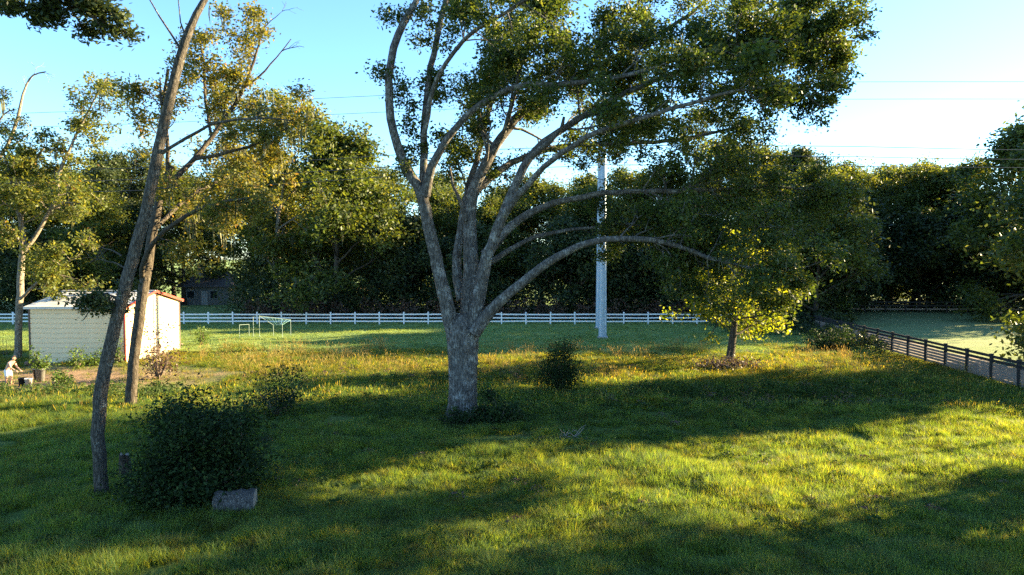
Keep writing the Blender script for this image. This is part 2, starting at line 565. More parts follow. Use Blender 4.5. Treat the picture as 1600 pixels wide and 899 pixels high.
# ------------------------------------------------------------------ leaves
def leaf_mesh(name, C, rng, size, aspect=0.5, tint=None, up=0.35, jitter=0.35):
    """one diamond-shaped leaf at each centre"""
    n = len(C)
    d = rng.normal(0, 1, (n, 3))
    d[:, 2] *= 0.7
    d /= np.linalg.norm(d, axis=1)[:, None] + 1e-9
    q = rng.normal(0, 1, (n, 3))
    q[:, 2] += up * 3
    s = np.cross(d, q)
    s /= np.linalg.norm(s, axis=1)[:, None] + 1e-9
    L = size * (1 + jitter * rng.uniform(-1, 1, n))[:, None]
    W = L * aspect
    V = np.stack([C - d * L * 0.5, C - d * L * 0.06 + s * W * 0.5, C + d * L * 0.5, C - d * L * 0.06 - s * W * 0.5], 1).reshape(-1, 3)
    F = np.arange(n * 4).reshape(n, 4)
    return np_mesh(name, V, F, {'tint': np.clip(rng.beta(2, 2.4, n) if tint is None else tint, 0, 1)})


def clusters(tips, rng, per, spread, flat=0.6):
    """leaf centres round the twig tips and a tint that differs from clump to clump"""
    T = np.asarray(tips, float)
    k = np.maximum(1, rng.poisson(per * rng.uniform(0.5, 1.5, len(T))))
    idx = np.repeat(np.arange(len(T)), k)
    o = rng.normal(0, 1, (len(idx), 3)) * spread * rng.uniform(0.6, 1.3, len(T))[idx][:, None]
    o[:, 2] *= flat
    base = rng.uniform(0.15, 0.75, len(T))[idx]
    return T[idx] + o, base + rng.normal(0, 0.16, len(idx))


def moss_mesh(name, tips, rng, n, L=(0.6, 1.6), width=0.10, strands=6):
    """hanging beards: narrow tapering ribbons"""
    T = np.asarray(tips, float)
    T = T[rng.integers(0, len(T), n)]
    V, F, tint = [], [], []
    for p in T:
        ln = rng.uniform(*L)
        for s in range(strands):
            q = p + rng.normal(0, 0.18, 3) * (1, 1, 0.4)
            a = rng.uniform(0, PI)
            dx = np.array((math.cos(a), math.sin(a), 0)) * width * rng.uniform(0.5, 1.2) * 0.5
            l2 = ln * rng.uniform(0.4, 1.0)
            b = len(V)
            mid = q + (rng.normal(0, 0.05), rng.normal(0, 0.05), -l2 * 0.5)
            end = mid + (rng.normal(0, 0.05), rng.normal(0, 0.05), -l2 * 0.5)
            V += [q - dx * 0.5, q + dx * 0.5, mid + dx, mid - dx, end + dx * 0.15, end - dx * 0.15]
            F += [(b, b + 1, b + 2, b + 3), (b + 3, b + 2, b + 4, b + 5)]
            tint += [rng.uniform(0, 1)] * 2
    return np_mesh(name, V, F, {'tint': tint})


def unit(v):
    return v / (np.linalg.norm(v) + 1e-9)


def wander(rng, p, d, L, n, wig, lift):
    P = [np.array(p, float)]
    d = unit(np.array(d, float))
    for _ in range(n):
        d = unit(d + rng.normal(0, wig, 3) + (0, 0, lift))
        P.append(P[-1] + d * L / n)
    return np.array(P), d


def side_dir(rng, d, lo=0.6, hi=1.2, up=0.2):
    q = rng.normal(0, 1, 3)
    q = unit(q - d * np.dot(q, d))
    a = rng.uniform(lo, hi)
    return unit(d * math.cos(a) + q * math.sin(a) + (0, 0, up))


def branch(rng, wood, tips, p, d, L, r, lvl, nb=4, wig=0.16, lift=0.03, twig_r=0.012, up=0.12, sides=5):
    P, de = wander(rng, p, d, L, 5 if lvl else 3, wig, lift)
    wood.tube(P, np.linspace(r, max(r * 0.35, twig_r * 0.6), len(P)), sides if lvl else 3)
    if lvl == 0:
        tips.append(P[-1])
        tips.append(P[-2])
        return
    for i in range(nb):
        t = rng.uniform(0.3, 1.0)
        k = min(int(t * (len(P) - 1)), len(P) - 2)
        q = P[k] + (P[k + 1] - P[k]) * (t * (len(P) - 1) - k)
        dd = unit(P[k + 1] - P[k])
        branch(rng, wood, tips, q, side_dir(rng, dd, 0.5, 1.1, up), L * rng.uniform(0.38, 0.62), max(r * 0.5, twig_r), lvl - 1, nb, wig * 1.1, lift, twig_r, up, sides - 1 if sides > 3 else 3)
    tips.append(P[-1])


def make_tree(seed, name, H, crown_r, first, leaf, per, spread, leaf_m, bark_m, trunk_r=0.35, nl=12, shape='oak', moss=0, lean=(0, 0), nb=4, droop=0.0, aspect=0.5, thin=1.0):
    """a tree at the origin, returned as an Empty with trunk, limbs, crown (and hanging moss)"""
    rng = np.random.default_rng(seed)
    root = empty(name, (0, 0, 0))
    tw, lw, tips = Wood(), Wood(), []
    n = 12
    z = np.linspace(-0.3, H * 0.93, n)
    f = np.clip(z / H, 0, 1)
    P = np.stack([lean[0] * f ** 1.5 + np.cumsum(rng.normal(0, 0.011 * H, n)) * f, lean[1] * f ** 1.5 + np.cumsum(rng.normal(0, 0.011 * H, n)) * f, z], 1)
    rad = trunk_r * (1 - 0.86 * f ** 0.8)
    rad[0] *= 1.5
    rad[1] *= 1.05
    tw.tube(P, rad, 9, 0.10, rng)
    for i in range(nl):
        u = (i + rng.uniform(0.1, 0.9)) / nl
        hf = first + (0.93 - first) * u
        k = min(int(hf / 0.93 * (n - 1)), n - 2)
        q = P[k] + (P[k + 1] - P[k]) * rng.uniform(0, 1)
        a = i * 2.4 + rng.uniform(-0.5, 0.5)
        if shape == 'oak': e, el = crown_r * (1.0 - 0.55 * u ** 1.6) * rng.uniform(0.75, 1.1), 0.25 + 0.9 * u - droop
        elif shape == 'cone': e, el = crown_r * (1.05 - 0.92 * u) * rng.uniform(0.8, 1.1), 0.15 + 0.5 * u
        else: e, el = crown_r * (0.55 + 0.75 * u - 0.9 * max(0, u - 0.6)) * rng.uniform(0.7, 1.1), 0.55 + 0.6 * u - droop
        d = np.array((math.cos(a), math.sin(a), math.tan(min(el, 1.35)) if el < 1.35 else 4.0))
        branch(rng, lw, tips, q, d, e, max(rad[k] * 0.5, 0.05), 2, nb, 0.15, 0.02 - droop * 0.08, 0.02, 0.12)
    tips.append(P[-1])
    tips = np.array(tips)
    if thin < 1: tips = tips[rng.uniform(0, 1, len(tips)) < thin]
    link('trunk', tw.mesh('trunk'), root, bark_m, True)
    link('limbs', lw.mesh('limbs'), root, bark_m, True)
    C, t = clusters(tips, rng, per, spread)
    print(name, len(tips), len(C))
    C = C[C[:, 2] > 0.2] if C[:, 2].min() < 0.2 else C
    link('crown', leaf_mesh('crown', C, rng, leaf, aspect, t[:len(C)]), root, leaf_m)
    if moss:
        link('hanging_moss', moss_mesh('hanging_moss', tips, rng, moss, (0.7, 2.2), 0.16, 5), root, M['moss'])['kind'] = 'stuff'
    return root


# ------------------------------------------------------------------ ground
def build_ground():
    xs = np.concatenate([[-4000, -1500, -600, -250, -150], np.arange(-100, 100.1, 1.0), [150, 250, 600, 1500, 4000]])
    ys = np.concatenate([[-1500, -300, -60], np.arange(-10, 110.1, 1.0), [150, 250, 600, 1500, 5000]])
    X, Y = np.meshgrid(xs, ys)
    V = np.stack([X, Y, gh(X, Y)], -1).reshape(-1, 3)
    nx, ny = len(xs), len(ys)
    i = np.arange(ny - 1)[:, None] * nx
    j = np.arange(nx - 1)[None]
    F = np.stack([i + j, i + j + 1, i + nx + j + 1, i + nx + j], -1).reshape(-1, 4)
    o = link('ground', np_mesh('ground', V, F), None, M['ground'], True)
    o['kind'] = 'structure'
    # worn dirt track just outside the right-hand fence
    ty = np.linspace(8, 90, 42)
    rng = np.random.default_rng(4)
    V, F = [], []
    for k, y in enumerate(ty):
        x0 = fence_x(y) + 0.45 + rng.normal(0, 0.12)
        V += [(x0, y, 0.006), (x0 + 2.0, y, 0.008), (x0 + 4.2 + rng.normal(0, 0.25), y, 0.006)]
        if k: F += [(3 * k - 3, 3 * k - 2, 3 * k + 1, 3 * k), (3 * k - 2, 3 * k - 1, 3 * k + 2, 3 * k + 1)]
    t = link('dirt_track', np_mesh('dirt_track', V, F), None, M['track'], True)
    t['kind'] = 'structure'


def fence_x(y):
    return 27.4 + 0.075 * (y - 38.0)


build_ground()


# ------------------------------------------------------------------ white three-rail fence across the meadow
WF_Y = float(gp(800, 507)[1])
WF_P = 2.62


def white_fence():
    x0, x1 = -64.0, 30.2
    n = int((x1 - x0) / WF_P)
    root = empty('white_fence', (x0, WF_Y, 0), 0, 'white vinyl post and three rail fence running along the far edge of the meadow', 'fence')
    pm = MB()
    pm.box((-0.065, -0.065, -0.1), (0.065, 0.065, 1.24))
    pm.add([(-0.085, -0.085, 1.24), (0.085, -0.085, 1.24), (0.085, 0.085, 1.24), (-0.085, 0.085, 1.24), (-0.085, -0.085, 1.275), (0.085, -0.085, 1.275), (0.085, 0.085, 1.275), (-0.085, 0.085, 1.275), (0, 0, 1.34)],
           [(3, 2, 1, 0), (0, 1, 5, 4), (1, 2, 6, 5), (2, 3, 7, 6), (3, 0, 4, 7), (4, 5, 8), (5, 6, 8), (6, 7, 8), (7, 4, 8)])
    post = pm.mesh('post')
    rail = MB().box((0.065, -0.02, -0.07), (WF_P - 0.065, 0.02, 0.07)).mesh('rail')
    rng = np.random.default_rng(5)
    for i in range(n + 1):
        o = link('post', post, root, M['white_vinyl'])
        o.location = (i * WF_P, 0, rng.normal(0, 0.012))
        o.rotation_euler = (rng.normal(0, 0.012), rng.normal(0, 0.012), rng.normal(0, 0.03))
        if i < n:
            for z in (0.33, 0.70, 1.07):
                r = link('rail', rail, root, M['white_vinyl'])
                r.location = (i * WF_P, 0, z + rng.normal(0, 0.008))
                r.rotation_euler = (rng.normal(0, 0.03), rng.normal(0, 0.005), 0)


white_fence()


# ------------------------------------------------------------------ dark board fence down the right side
def board_fence(name, pts, label, boards, hpost, pitch=2.38):
    root = empty(name, (pts[0][0], pts[0][1], 0), 0, label, 'fence')
    a, b = np.array(pts[0]), np.array(pts[1])
    L = np.linalg.norm(b - a)
    n = int(L / pitch)
    rz = math.atan2(*(b - a)[::-1])
    d = (b - a) / L
    rng = np.random.default_rng(6)
    post = MB().box((-0.075, -0.075, -0.1), (0.075, 0.075, hpost))
    post.box((-0.09, -0.09, hpost), (0.09, 0.09, hpost + 0.03))
    post = post.mesh('post')
    bms = [(MB().box((0.078, -0.02, z0), (pitch - 0.078, 0.02, z1)).mesh('rail' if i < 2 else 'board'), i < 2) for i, (z0, z1) in enumerate(boards)]
    for i in range(n + 1):
        p = d * i * pitch
        o = link('post', post, root, M['black_board'])
        o.location = (p[0], p[1], 0)
        o.rotation_euler = (rng.normal(0, 0.016), rng.normal(0, 0.016), rz)
        if i < n:
            for me, top in bms:
                r = link('rail' if top else 'board', me, root, M['black_board'] if top else M['brown_board'])
                r.location = (p[0], p[1], rng.normal(0, 0.006))
                r.rotation_euler = (0, rng.normal(0, 0.003), rz)
    return root


board_fence('board_fence', [(fence_x(27.0), 27.0), (fence_x(75.5), 75.5)],
            'dark board fence with black posts running back along the right side of the meadow',
            [(1.36, 1.52), (1.12, 1.28)] + [(0.90 - k * 0.19, 1.05 - k * 0.19) for k in range(5)], 1.56)
board_fence('paddock_fence', [(36.0, 90.0), (80.0, 88.0)],
            'far dark rail fence behind the shaded paddock, in front of the right-hand wood',
            [(1.25, 1.45), (0.80, 1.00), (0.35, 0.55)], 1.55, 2.6)


# ------------------------------------------------------------------ metal shed
def shed():
    A, B, C = gp(48, 569), gp(196, 569), gp(277, 546)
    x0, x1, y0, y1 = float(A[0]), float(B[0]), float(A[1]), float(C[1])
    yr = (y0 + y1) / 2
    zf, zr = float(at(100, 482, y0)[2]), float(at(237, 455, yr)[2]) - 0.12
    print('shed', x0, x1, y0, y1, zf, zr)
    root = empty('metal_shed', (x0, y0, 0), 0, 'cream metal shed with low pitched roof and red trim on its sunlit gable end', 'shed')
    W, D = x1 - x0, y1 - y0
    m = MB().box((-0.15, -0.15, -0.2), (W + 0.15, D + 0.15, 0.07))
    m.build('slab', M['concrete'], root)
    nP = 11
    h = (zf - 0.08) / nP
    # front wall: ribbed horizontal panels, each a board with a raised lip
    pf = MB()
    pf.add([(0.06, 0.0, 0), (W - 0.06, 0.0, 0), (W - 0.06, -0.02, 0.03), (0.06, -0.02, 0.03), (0.06, -0.02, h * 0.86), (W - 0.06, -0.02, h * 0.86), (W - 0.06, 0.012, h * 0.93), (0.06, 0.012, h * 0.93), (0.06, 0.012, h), (W - 0.06, 0.012, h)],
           [(0, 1, 2, 3), (3, 2, 5, 4), (4, 5, 6, 7), (7, 6, 9, 8)])
    me = pf.mesh('siding_panel')
    for k in range(nP):
        o = link('siding_panel', me, root, M['shed_wall'])
        o.location = (0, 0, 0.075 + k * h)
    # back and left walls
    MB().box((0.02, D - 0.05, 0.07), (W - 0.02, D, zf)).build('back_wall', M['shed_wall'], root)
    def gable_panels(x, s):
        n = 15
        hh = (zr - 0.1) / n
        for k in range(n):
            a, b = 0.075 + k * hh, 0.075 + (k + 1) * hh
            def ext(z):
                if z <= zf: return 0.06, D - 0.06
                q = (z - zf) / (zr - zf) * D / 2
                return 0.06 + q, D - 0.06 - q
            l0, r0 = ext(a)
            l1, r1 = ext(b - 0.004)
            xo, xi = x + s * 0.02, x - s * 0.012
            g = MB()
            g.add([(xi, l0, a), (xi, r0, a), (xo, r0, a + 0.03), (xo, l0, a + 0.03), (xo, r1, b - 0.05), (xo, l1, b - 0.05), (xi, r1, b - 0.004), (xi, l1, b - 0.004)],
                  [(0, 1, 2, 3), (3, 2, 4, 5), (5, 4, 6, 7)] if s > 0 else [(3, 2, 1, 0), (5, 4, 2, 3), (7, 6, 4, 5)])
            g.build('gable_panel', M['shed_wall'], root)
    gable_panels(W, 1)
    gable_panels(0, -1)
    # corner trims, eave trim, rake trims
    MB().box((-0.05, -0.05, 0.07), (0.055, 0.05, zf)).build('corner_trim', M['shed_dark'], root)
    MB().box((W - 0.055, -0.05, 0.07), (W + 0.06, 0.055, zf)).build('corner_trim', M['shed_trim'], root)
    MB().box((W - 0.05, D - 0.055, 0.07), (W + 0.06, D + 0.05, zf)).build('corner_trim', M['shed_dark'], root)
    MB().box((W + 0.022, D * 0.5 - 0.09, 0.07), (W + 0.07, D * 0.5 + 0.09, zr - 0.15)).build('gable_post', M['concrete'], root)
    # roof: panels lapped up each slope
    ov, n = 0.22, 6
    for s in (0, 1):
        for k in range(n):
            t0, t1 = k / n, (k + 1) / n
            def P(t, dz):
                y = -ov + t * (D / 2 + ov)
                z = zf - 0.02 + (zr - zf) * ((y + ov) / (D / 2 + ov)) + 0.12 + dz
                return (y if s == 0 else D - y), z
            ya, za = P(t0, 0.03)
            yb, zb = P(t1 - 0.002, 0.008)
            yc, zc = P(t1 - 0.002, -0.03)
            ye, ze = P(t0, -0.03)
            g = MB()
            xa, xb = -0.2, W + 0.22
            g.add([(xa, ya, za), (xb, ya, za), (xb, yb, zb), (xa, yb, zb), (xa, ye, ze), (xb, ye, ze), (xb, yc, zc), (xa, yc, zc)],
                  [(0, 1, 2, 3), (7, 6, 5, 4), (0, 4, 5, 1), (1, 5, 6, 2), (3, 2, 6, 7), (0, 3, 7, 4)])
            g.build('roof_panel', M['shed_roof'], root)
        ya, za = (-ov - 0.03, zf + 0.05) if s == 0 else (D + ov + 0.03, zf + 0.05)
        MB().bar((W + 0.25, ya, za + 0.02), (W + 0.25, D / 2, zr + 0.10), 0.07, 0.17).build('rake_trim', M['shed_trim'], root)
        MB().bar((-0.2, ya, za - 0.01), (W + 0.2, ya, za - 0.01), 0.05, 0.16).build('eave_trim', M['shed_roof'], root)
    MB().bar((-0.2, D / 2, zr + 0.16), (W + 0.24, D / 2, zr + 0.16), 0.34, 0.04).build('ridge_cap', M['shed_roof'], root)
    return x0, x1, y0, y1


SHED = shed()


# ------------------------------------------------------------------ utility poles and wires
def steel_pole(x, y, H, r0, r1, label):
    root = empty('utility_pole', (x, y, 0), 0, label, 'utility pole')
    n = 12
    m = MB()
    m.tube([(0, 0, z) for z in np.linspace(-0.3, H, 9)], np.linspace(r0, r1, 9), n)
    m.build('shaft', M['pole_steel'], root)
    MB().tube([(0, 0, -0.1), (0, 0, 0.12)], [r0 * 1.35, r0 * 1.35], 12).build('base_collar', M['concrete'], root)
    for z in (16.3, 20.8):
        MB().bar((0, -1.5, z), (0, 1.5, z), 0.14, 0.16).build('crossarm', M['pole_steel'], root)
        for yy in (-1.4, 1.4):
            MB().tube([(0, yy, z + 0.08), (0, yy, z + 0.2), (0, yy, z + 0.22), (0, yy, z + 0.4)], [0.03, 0.03, 0.08, 0.04], 8).build('insulator', M['insulator'], root)
    return root


p1 = gp(941.5, 528)
p2 = gp(936, 513)
steel_pole(p1[0], p1[1], 24.5, 0.36, 0.17, 'nearer pale steel utility pole standing on the meadow before the white fence')
steel_pole(p2[0], p2[1], 21.0, 0.36, 0.17, 'farther pale steel pole half hidden behind the nearer utility pole')


def wire(pxs, Y, label, r=0.027):
    a = at(pxs[0][0], pxs[0][1], Y)
    P = np.array([at(px, py, Y) for px, py in pxs])
    P, _ = smooth_path(P, np.ones(len(P)), 6.0)
    V, F = tube_arrays(P, np.full(len(P), r), 5)
    o = link('power_line', np_mesh('power_line', V, F), None, M['cable'])
    tag(o, label, 'power line', 'power lines strung past the utility poles')


WY = float(p1[1])
wire([(-700, 198), (40, 177), (240, 170), (500, 154), (720, 144), (941, 133), (1200, 129), (1600, 128), (2300, 131)], WY - 1.4, 'topmost of the thin power lines crossing the sky', 0.018)
wire([(-700, 218), (40, 199), (240, 193), (500, 180), (720, 170), (941, 160), (1200, 156), (1600, 155), (2300, 158)], WY + 1.4, 'second power line from the top, just under the topmost', 0.018)
wire([(-700, 285), (240, 262), (590, 244), (740, 235), (941, 228), (1330, 229), (1545, 234), (2300, 240)], WY - 1.4, 'upper of the three low power lines above the right-hand wood')
wire([(-700, 305), (240, 280), (595, 262), (740, 252), (941, 244), (1330, 245), (1545, 249), (2300, 254)], WY, 'middle of the three low power lines above the right-hand wood')
wire([(-700, 322), (240, 297), (595, 277), (740, 267), (941, 258), (1330, 260), (1545, 262), (2300, 266)], WY + 1.4, 'lowest of the three low power lines above the right-hand wood')


# ------------------------------------------------------------------ the big oak
def big_oak():
    rng = np.random.default_rng(11)
    Y0 = float(gp(724, 648)[1])
    b = at(724, 648, Y0)
    root = empty('oak_tree', (b[0], Y0, 0), 0, 'big spreading oak with a thick grey trunk dividing into many limbs, centre of the meadow', 'tree')
    org = np.array((b[0], Y0, 0.0))

    def path(rows, step=0.5):
        P = np.array([at(px, py, Y0 + dy) - org for px, py, wd, dy in rows])
        W = np.array([wd * 0.5 * (Y0 + dy) / FPX for px, py, wd, dy in rows])
        return smooth_path(P, W, step)

    # trunk with root flare
    P, W = path([(723, 664, 74, 0), (723, 650, 56, 0), (724, 630, 45, 0), (725, 600, 42, 0), (725, 565, 43, 0), (724, 535, 49, 0), (724, 512, 46, 0), (728, 495, 32, 0.1)], 0.22)
    V, F = tube_arrays(P, W, 22, 0.085, rng)
    link('trunk', np_mesh('trunk', V, F), root, M['oak_bark'], True)

    limbs = {
        'left': [(713, 648, 28, -0.15), (714, 600, 28, -0.1), (713, 560, 30, 0.0), (708, 520, 34, 0), (697, 470, 32, -0.2), (680, 400, 29, -0.4), (664, 325, 26, -0.6), (652, 290, 24, -0.7), (628, 248, 21, -0.8), (611, 185, 19, -0.9), (608, 120, 18, -0.9), (622, 55, 17, -0.7), (648, 5, 14, -0.4), (672, -45, 10, 0), (700, -90, 6, 0.5)],
        'left_mid': [(662, 312, 20, -0.5), (663, 270, 17, -0.5), (662, 215, 16, -0.3), (667, 150, 15, -0.2), (677, 85, 14, 0), (693, 15, 12, 0.2), (708, -40, 9, 0.4), (720, -90, 5, 0.6)],
        'arch': [(664, 305, 19, -0.7), (674, 262, 17, -1.0), (698, 218, 15, -1.3), (730, 180, 14, -1.6), (772, 150, 13, -1.9), (822, 134, 12, -2.2), (890, 131, 11, -2.6), (970, 120, 10, -2.8), (1060, 92, 8, -3.0), (1150, 70, 6, -3.2), (1240, 62, 4, -3.3)],
        'centre': [(728, 540, 34, 0.2), (733, 480, 36, 0.3), (737, 420, 33, 0.4), (735, 360, 30, 0.5), (737, 312, 28, 0.6), (757, 262, 24, 0.8), (795, 200, 20, 1.2), (850, 148, 16, 1.7), (930, 105, 13, 2.2), (1010, 65, 10, 2.7), (1080, 20, 7, 3.2), (1140, -30, 4, 3.8)],
        'back': [(722, 470, 20, 0.9), (714, 420, 19, 1.2), (720, 360, 17, 1.6), (730, 300, 15, 2.2), (748, 240, 13, 3.0), (762, 180, 11, 3.8), (768, 120, 9, 4.6), (790, 60, 7, 5.3), (830, 0, 5, 6.0)],
        'right': [(736, 648, 22, -0.25), (736, 590, 23, -0.3), (738, 530, 30, -0.35), (748, 470, 30, -0.5), (757, 420, 28, -0.7), (776, 362, 24, -0.9), (797, 310, 21, -1.0), (818, 262, 19, -1.1), (850, 222, 16, -1.2), (905, 186, 15, -1.3), (985, 142, 13, -1.3), (1075, 108, 11, -1.2), (1170, 88, 9, -1.0), (1260, 70, 7, -0.7), (1335, 64, 4, -0.4)],
        'spur': [(832, 245, 13, -1.2), (858, 222, 12, -1.6), (876, 200, 10, -1.9), (881, 182, 6, -2.0)],
        'upper_right': [(758, 400, 20, 0.2), (800, 352, 17, 0.6), (850, 323, 15, 1.0), (930, 304, 13, 1.4), (1020, 300, 11, 1.7), (1110, 297, 9, 1.9), (1200, 292, 6, 2.2), (1290, 300, 3, 2.5)],
        'low_right': [(742, 520, 24, -0.6), (765, 488, 24, -0.8), (800, 455, 22, -1.1), (850, 415, 19, -1.5), (905, 386, 16, -1.8), (965, 373, 14, -2.1), (1040, 378, 12, -2.4), (1105, 402, 10, -2.6), (1180, 420, 7, -2.8), (1255, 436, 3, -3.0)],
        'thin_right': [(768, 410, 11, 0.8), (825, 375, 10, 1.4), (890, 360, 8, 1.9), (960, 352, 6, 2.3), (1040, 345, 4, 2.7)],
        'near': [(787, 335, 14, -1.2), (850, 262, 13, -2.6), (930, 210, 12, -4.2), (1020, 180, 10, -5.6), (1120, 150, 8, -6.8), (1220, 130, 5, -7.6)],
        'near_high': [(660, 222, 10, -0.8), (685, 120, 10, -1.8), (740, 50, 9, -3.2), (810, 8, 8, -4.6), (880, -40, 5, -6.0)],
        'far_right': [(742, 300, 15, 1.2), (800, 255, 14, 2.8), (880, 230, 12, 4.6), (980, 225, 10, 6.2), (1080, 215, 8, 7.4), (1180, 190, 5, 8.4)],
        'tip_low': [(1070, 110, 9, -1.2), (1150, 108, 8, -1.6), (1215, 125, 6, -1.9), (1262, 150, 4, -2.1), (1290, 178, 2.5, -2.2)],
        'tip_high': [(1165, 90, 9, -1.0), (1240, 86, 7, -0.2), (1295, 96, 5, 0.4), (1332, 115, 3, 0.8)],
        'tip_top': [(1170, 88, 8, -1.0), (1230, 52, 6, -0.2), (1285, 34, 4, 0.6), (1325, 34, 3, 1.0)],
        'mid_up': [(768, 245, 12, 0.9), (792, 195, 10, 0.3), (806, 140, 8, -0.3), (822, 80, 7, -0.9), (850, 20, 5, -1.4), (870, -30, 3, -1.7)],
        'fill_up': [(905, 122, 10, 2.0), (945, 70, 8, 1.2), (985, 25, 6, 0.4), (1010, -20, 4, -0.2)],
        'dead_stub': [(728, 345, 10, 0.3), (722, 318, 9, 0.2), (708, 290, 7, 0.1), (701, 262, 4, 0.0)],
    }
    leafy = {  # start, branches per metre, length, lift of the side shoots, level
        'left': (0.92, 0.8, 1.3, 0.0), 'left_mid': (0.64, 1.1, 1.4, -0.05), 'arch': (0.36, 1.8, 2.6, 0.12), 'centre': (0.34, 1.9, 2.8, 0.15),
        'back': (0.30, 2.3, 2.3, 0.1), 'right': (0.47, 1.8, 2.8, 0.05), 'upper_right': (0.46, 4.0, 3.0, 0.02), 'low_right': (0.54, 4.0, 2.5, 0.06),
        'thin_right': (0.55, 3.6, 2.2, 0.05), 'near': (0.42, 1.6, 2.5, 0.1), 'near_high': (0.42, 1.9, 2.2, 0.1), 'far_right': (0.3, 1.5, 2.6, 0.05), 'mid_up': (0.25, 2.2, 2.2, 0.1), 'fill_up': (0.35, 2.0, 2.3, 0.1), 'tip_low': (0.2, 3.0, 1.7, -0.1), 'tip_high': (0.3, 3.0, 1.6, 0.0), 'tip_top': (0.3, 2.6, 1.6, 0.05),
    }
    wood, tips = Wood(), []
    for key, rows in limbs.items():
        P, W = path(rows)
        W = W * np.interp(np.linspace(0, 1, len(W)), [0, 0.12, 0.25], [0.86, 0.74, 0.68])
        P += rng.normal(0, 0.02, P.shape)
        V, F = tube_arrays(P, W, 12, 0.07, rng)
        link('limb', np_mesh('limb', V, F), root, M['oak_bark'], True)
        if key not in leafy: continue
        t0, dens, L0, lift = leafy[key]
        n = len(P)
        seg = np.linalg.norm(np.diff(P, axis=0), axis=1).sum() * (1 - t0)
        for i in range(int(seg * dens)):
            t = t0 + (1 - t0) * (i + rng.uniform(0, 1)) / (seg * dens)
            k = min(int(t * (n - 1)), n - 2)
            d = unit(P[k + 1] - P[k])
            sgn = side_dir(rng, d, 0.6, 1.25, lift + 0.05)
            ln = L0 * rng.uniform(0.55, 1.15) * (1.0 - 0.35 * (t - t0) / (1 - t0))
            branch(rng, wood, tips, P[k], sgn, ln, max(W[k] * 0.38, 0.03), 2, 3, 0.17, 0.01, 0.012, 0.05)
        tips += [P[-1], P[-2], P[-3]]
    # sprays of leaves sprouting straight from the bare left stems
    for (px, py, dy, s) in ((598, 118, -0.9, 0.5), (632, 150, -0.8, 0.8), (645, 185, -0.6, 0.6), (655, 230, -0.4, 0.6), (683, 215, -0.4, 0.8), (640, 262, -0.6, 0.5), (700, 60, 0, 0.8), (615, 25, -0.6, 0.7), (650, 20, -0.4, 0.9), (670, 48, 0, 0.6), (690, 140, 0, 0.7), (675, 118, 0, 0.5)):
        c = at(px, py, Y0 + dy) - org
        for k in range(3):
            branch(rng, wood, tips, c + rng.normal(0, 0.15, 3), unit(rng.normal(0, 1, 3)), s * 0.7, 0.015, 1, 2, 0.2, 0, 0.008, 0)
    link('branches', wood.mesh('branches'), root, M['oak_bark'], True)['kind'] = 'stuff'
    tips = np.array(tips)
    C, t = clusters(tips, rng, 34, 0.25, 0.75)
    link('crown', leaf_mesh('crown', C, rng, 0.155, 0.55, t), root, M['oak_leaf'])
    low = tips[tips[:, 2] < 9]
    link('hanging_moss', moss_mesh('hanging_moss', low, rng, 22, (0.4, 1.1), 0.05, 6), root, M['moss'])['kind'] = 'stuff'
    print('oak tips', len(tips), 'leaves', len(C))
    # shoots and ivy at the foot
    return Y0, b


OAK_Y, OAK_B = big_oak()


# ------------------------------------------------------------------ the near trees on the left
def hero_tree(name, label, base, rows_by_limb, leafy, leaf_m, bark, seed, leaf=0.17, per=22, spread=0.3, moss=0, extra=(), sides=14, aspect=0.5, jit=0.07, wide=1.0, nb=4):
    rng = np.random.default_rng(seed)
    org = np.array((base[0], base[1], 0.0))
    root = empty(name, org, 0, label, 'tree')
    Y0 = base[1]
    wood, tips = Wood(), []
    first = True
    for key, rows in rows_by_limb.items():
        P = np.array([at(px, py, Y0 + dy) - org for px, py, wd, dy in rows])
        W = np.array([wd * 0.5 * (Y0 + dy) / FPX for px, py, wd, dy in rows])
        P, W = smooth_path(P, W * wide, 0.4)
        P += rng.normal(0, 0.012, P.shape)
        V, F = tube_arrays(P, W, sides if first else 9, jit, rng)
        link('trunk' if first else 'limb', np_mesh('trunk' if first else 'limb', V, F), root, bark, True)
        first = False
        if key not in leafy: continue
        t0, dens, L0, lift, lvl = leafy[key]
        n = len(P)
        seg = np.linalg.norm(np.diff(P, axis=0), axis=1).sum() * (1 - t0)
        for i in range(int(seg * dens)):
            t = t0 + (1 - t0) * (i + rng.uniform(0, 1)) / (seg * dens)
            k = min(int(t * (n - 1)), n - 2)
            d = unit(P[k + 1] - P[k])
            branch(rng, wood, tips, P[k], side_dir(rng, d, 0.6, 1.25, lift), L0 * rng.uniform(0.5, 1.15), max(W[k] * 0.35, 0.02), lvl, nb, 0.17, 0.01, 0.01, 0.05)
        tips += [P[-1], P[-2]]
    bare = Wood()
    for px, py, dy, s, dx, dz in extra:
        c = at(px, py, Y0 + dy) - org
        branch(rng, bare, [], c, unit(np.array((dx, 0.1, dz))), s, 0.03, 2, 2, 0.2, 0, 0.008, 0)
    if wood.V or bare.V:
        wood.V += bare.V
        wood.F += [f + wood.n for f in bare.F]
        link('branches', wood.mesh('branches'), root, bark, True)['kind'] = 'stuff'
    if tips:
        tips = np.array(tips)
        C, t = clusters(tips, rng, per, spread, 0.75)
        link('crown', leaf_mesh('crown', C, rng, leaf, aspect, t), root, leaf_m)
        if moss:
            link('hanging_moss', moss_mesh('hanging_moss', tips, rng, moss, (0.5, 1.5), 0.10, 6), root, M['moss'])['kind'] = 'stuff'
    return root


